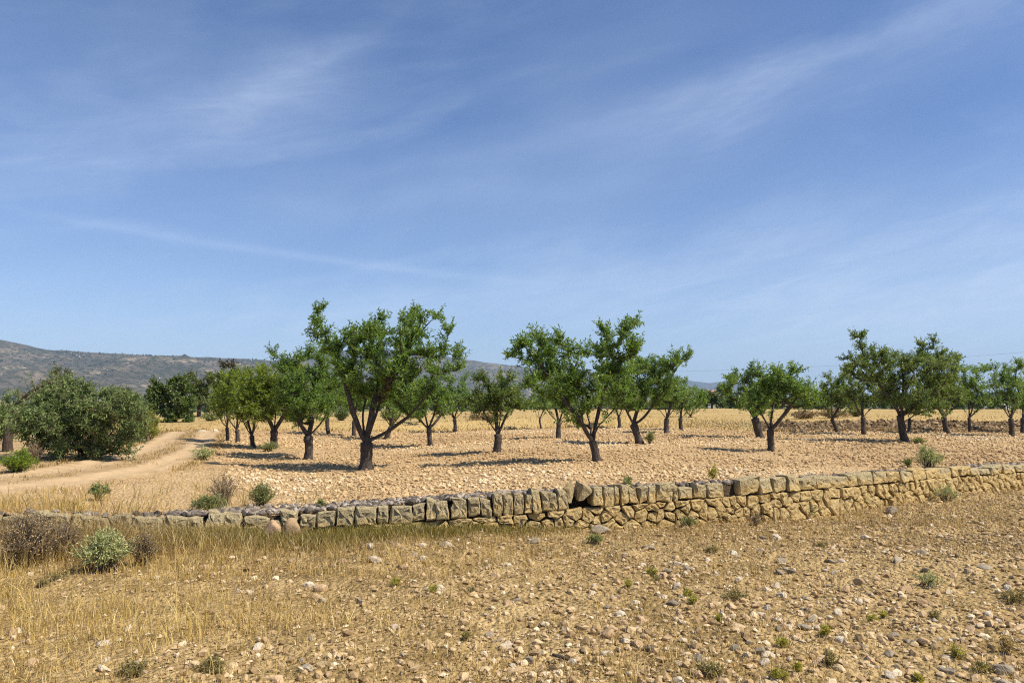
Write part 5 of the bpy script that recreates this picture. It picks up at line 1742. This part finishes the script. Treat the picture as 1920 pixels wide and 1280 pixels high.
# ------------------------------------------------------------------ behind the orchard: bushes, rubble, farm, power line
for q, (px, Yf, h_, w_, mt, lab) in enumerate((
        (640, 37, 24, 34, 'olive', 'dusty grey bush before the stubble behind the largest tree'), (735, 38, 18, 60, 'mid', 'low green scrub behind the right limb of the largest tree'),
        (545, 36, 26, 60, 'olive', 'dusty bush behind the stout left almond'), (1560, 36, 18, 80, 'drybush', 'dark dry scrub on the bank behind the right leaning almond'),
        (1605, 36.5, 20, 30, 'mid', 'green bush on the bank beside the wide Y almond'), (1508, 35.5, 16, 70, 'drybush', 'dark dry scrub at the left end of the stony bank'),
        (395, 40, 16, 40, 'mid', 'grey green scrub beside the pale rock heap'), (905, 36, 12, 90, 'drybush', 'low dry scrub in the stubble edge left of centre'))):
    p = at(px, 800, Yf)
    h0 = to_px(np.array([p[0], Yf, float(H_field(p[0], Yf))]))
    bush('scrub_bush', lab, 'bush', px, float(h0[1]), h_, w_, mt, 500 + q, H_field, stems=60, per=9, leaf=0.10, leaf_w=0.35, bare=0.15)

for q, (px, py, w, lab) in enumerate(((378, 811, 18, 'pale angular rock at the left of the heap by the track'), (392, 806, 22, 'largest pale rock on the heap by the track'), (404, 810, 16, 'pale rock at the right of the heap by the track'))):
    place_boulder('rock', lab, 'rock', px, py, w, M['stone_pale'], H_or, 700 + q, 0.6, 0.3, (0, 0, q), 0.3, 'pale rocks heaped by the track')

# hedge shrubs at the end of the stubble field
rh = np.random.default_rng(31)
hx = list(np.linspace(1325, 1960, 17)) + list(np.linspace(560, 1240, 13))
ORD = 'first second third fourth fifth sixth seventh eighth ninth tenth eleventh twelfth thirteenth fourteenth fifteenth sixteenth seventeenth'.split()
for q, px in enumerate(hx):
    px = px + rh.uniform(-12, 12)
    Yf = 66 + rh.uniform(0, 8)
    hpx = rh.uniform(9, 26)
    wpx = rh.uniform(36, 60)
    b_ = to_px(np.array([at(px, 760, Yf)[0], Yf, float(H_field(at(px, 760, Yf)[0], 64.0))]))
    by_ = float(b_[1])
    fk = (px, by_ - hpx * 0.3)
    lm, lbs = auto((px - wpx / 2, px + wpx / 2, by_ - hpx * 1.25, by_), fk, 800 + q, 1, 7)
    side = f'{ORD[q]} hedge shrub right of the farmhouse' if q < 17 else f'{ORD[q - 17]} hedge shrub left of the farmhouse'
    px_tree(f'{side}, at the far stubble edge', (px, by_), 4, fk, lm, lbs, 800 + q, mat=('pine', 'olive', 'carob')[q % 3], Yfix=Yf, H=lambda x, y: H_field(x, min(y, 64.0)), name='hedge_shrub', cat='shrub',
            group='hedge shrubs at the far field edge', density=5, shoots=6, per=12, scale_leaf=4.0, leaf_w=0.4, twigs=False, shoot_len=(0.3, 0.6), n_max=80)

# woodland on the valley floor, one far mass
n = 2600
az = np.arctan((rh.uniform(-300, 2200, n) - 960) / F_PX)
rr = 110 + 1100 * rh.random(n) ** 1.3
P = np.stack([rr * np.sin(az), rr * np.cos(az), np.full(n, -0.2)], 1)
keep = fbm(P[:, 0], P[:, 1], 1 / 90.0, 611, 3) + 0.12 > rh.uniform(-0.25, 0.35, n)
P = P[keep]
sz = rh.uniform(0.8, 2.2, len(P)) * np.interp(np.hypot(P[:, 0], P[:, 1]), [100, 1200], [0.55, 1.7])
P[:, 2] += sz * 0.5
V, T, Rn = lumps(P, sz, rh, 0.8, 'oct', 0.3)
stuff('valley_woodland', V, T, M['scrub'], Rn, 'far dark green woodland on the valley floor', 'woodland')


def plain_col(name, c, rough=0.85):
    b = NB(name)
    n = b.noise(3.0, 4, 0.6)
    b.principled(b.mix(b.rng(n, 0.35, 0.65, 0, 0.35), c, tuple(x * 0.75 for x in c)), rough)
    return b.m


def box(x0, x1, y0, y1, z0, z1):
    V = np.array([(x, y, z) for x in (x0, x1) for y in (y0, y1) for z in (z0, z1)], float)
    F = np.array([(0, 1, 3, 2), (4, 6, 7, 5), (0, 4, 5, 1), (2, 3, 7, 6), (0, 2, 6, 4), (1, 5, 7, 3)])
    return V, F


def house(label, px, py_base, Yf, w, dpt, h, rh_, wallc, roofc, wins, rot):
    p = at(px, py_base, Yf)
    base = np.array([p[0], Yf, -0.45])
    root = empty('farmhouse', base, label, 'building')
    root.rotation_euler = (0, 0, rot)
    V, F = box(-w / 2, w / 2, -dpt / 2, dpt / 2, 0, h)
    gv = np.array([(-w / 2, -dpt / 2, h), (-w / 2, dpt / 2, h), (-w / 2, 0, h + rh_), (w / 2, -dpt / 2, h), (w / 2, dpt / 2, h), (w / 2, 0, h + rh_)], float)
    V = np.concatenate([V, gv])
    wl = obj('wall', mesh('wall', V, [F, np.array([(8, 10, 9), (11, 12, 13)])], plain_col('render_wall', wallc)), root)
    e, th = 0.35, 0.18
    rfV = []
    for sgn in (-1, 1):
        a = np.array([(-w / 2 - e, sgn * (dpt / 2 + e), h - e * rh_ / (dpt / 2) + 0.05), (w / 2 + e, sgn * (dpt / 2 + e), h - e * rh_ / (dpt / 2) + 0.05), (w / 2 + e, 0, h + rh_ + 0.05), (-w / 2 - e, 0, h + rh_ + 0.05)])
        rfV.append(np.concatenate([a, a + (0, 0, th)]))
    F8 = np.array([(0, 1, 2, 3), (4, 7, 6, 5), (0, 4, 5, 1), (1, 5, 6, 2), (2, 6, 7, 3), (3, 7, 4, 0)])
    rf = obj('roof', mesh('roof', np.concatenate(rfV), np.concatenate([F8, F8 + 8]), plain_col('roof_tiles', roofc)), root)
    V, F = box(w * 0.2, w * 0.2 + 0.7, 0.3, 1.0, h + rh_ * 0.4, h + rh_ + 0.8)
    obj('chimney', mesh('chimney', V, F, plain_col('chimney_render', wallc)), rf)
    gl = plain_col('window_glass', (0.04, 0.05, 0.06), 0.2)
    for (wx, wz, ww, wh) in wins:
        V, F = box(wx - ww / 2, wx + ww / 2, -dpt / 2 - 0.05, -dpt / 2 + 0.1, wz, wz + wh)
        obj('window', mesh('window', V, F, gl), wl)
    return root


house('pale farmhouse with a pinkish tiled roof in the gap between the trees', 1335, 754, 330, 11, 9, 3.4, 1.9, (0.62, 0.50, 0.40), (0.42, 0.25, 0.18), [(-3.2, 1.0, 1.1, 1.2), (0.2, 0.0, 1.2, 2.2), (3.2, 1.0, 1.1, 1.2)], 0.5)
house('bluish white farm shed glimpsed through the right almond crowns', 1508, 752, 300, 9, 7, 3.2, 1.0, (0.62, 0.66, 0.74), (0.45, 0.50, 0.60), [(0, 0.6, 1.6, 1.2)], -0.2)
fk = (1356, 742)
px_tree('dark round tree beside the farmhouse', (1356, 755), 3, fk, *auto((1341, 1372, 721, 752), fk, 950, 0, 7), 950, mat='pine', Yfix=240, H=lambda x, y: -0.45, name='farm_tree', group=None, density=2.2, shoots=7, per=12, scale_leaf=9, leaf_w=0.5, twigs=False, shoot_len=(0.5, 1.2), n_max=160)

# power line: two wooden poles and the wire between them
pw = M['bark_old']
ends = []
for (px, py, Yf, lab) in ((1195, 697, 120, 'wooden power pole hidden behind the centre almond trees'), (2100, 643, 95, 'wooden power pole beyond the right edge')):
    tpz = at(px, py, Yf)
    base = np.array([tpz[0], Yf, -0.45])
    root = empty('power_pole', base, lab, 'pole', 'poles of the power line')
    hgt = tpz[2] + 0.45
    V, Q, T = tube(np.array([(0, 0, 0), (0, 0, hgt / 2), (0, 0, hgt + 0.15)]), [0.13, 0.11, 0.09], 10)
    obj('post', mesh('post', V, [Q, T], pw, True), root)
    V, F = box(-0.03, 0.03, -0.5, 0.5, hgt - 0.12, hgt - 0.02)
    obj('crossarm', mesh('crossarm', V, F, pw), root)
    ends.append(tpz)
tt = np.linspace(0, 1, 40)
wire = ends[0] + (ends[1] - ends[0]) * tt[:, None] - np.array([0, 0, 1]) * (0.75 * 4 * tt * (1 - tt))[:, None]
V, Q, T = tube(wire, np.full(40, 0.013), 5)
b = NB('aluminium_wire')
b.principled((0.35, 0.36, 0.38), 0.5)
tag(obj('power_wire', mesh('power_wire', V, [Q, T], b.m, True)), 'thin power wire sagging across the sky at right', 'wire')
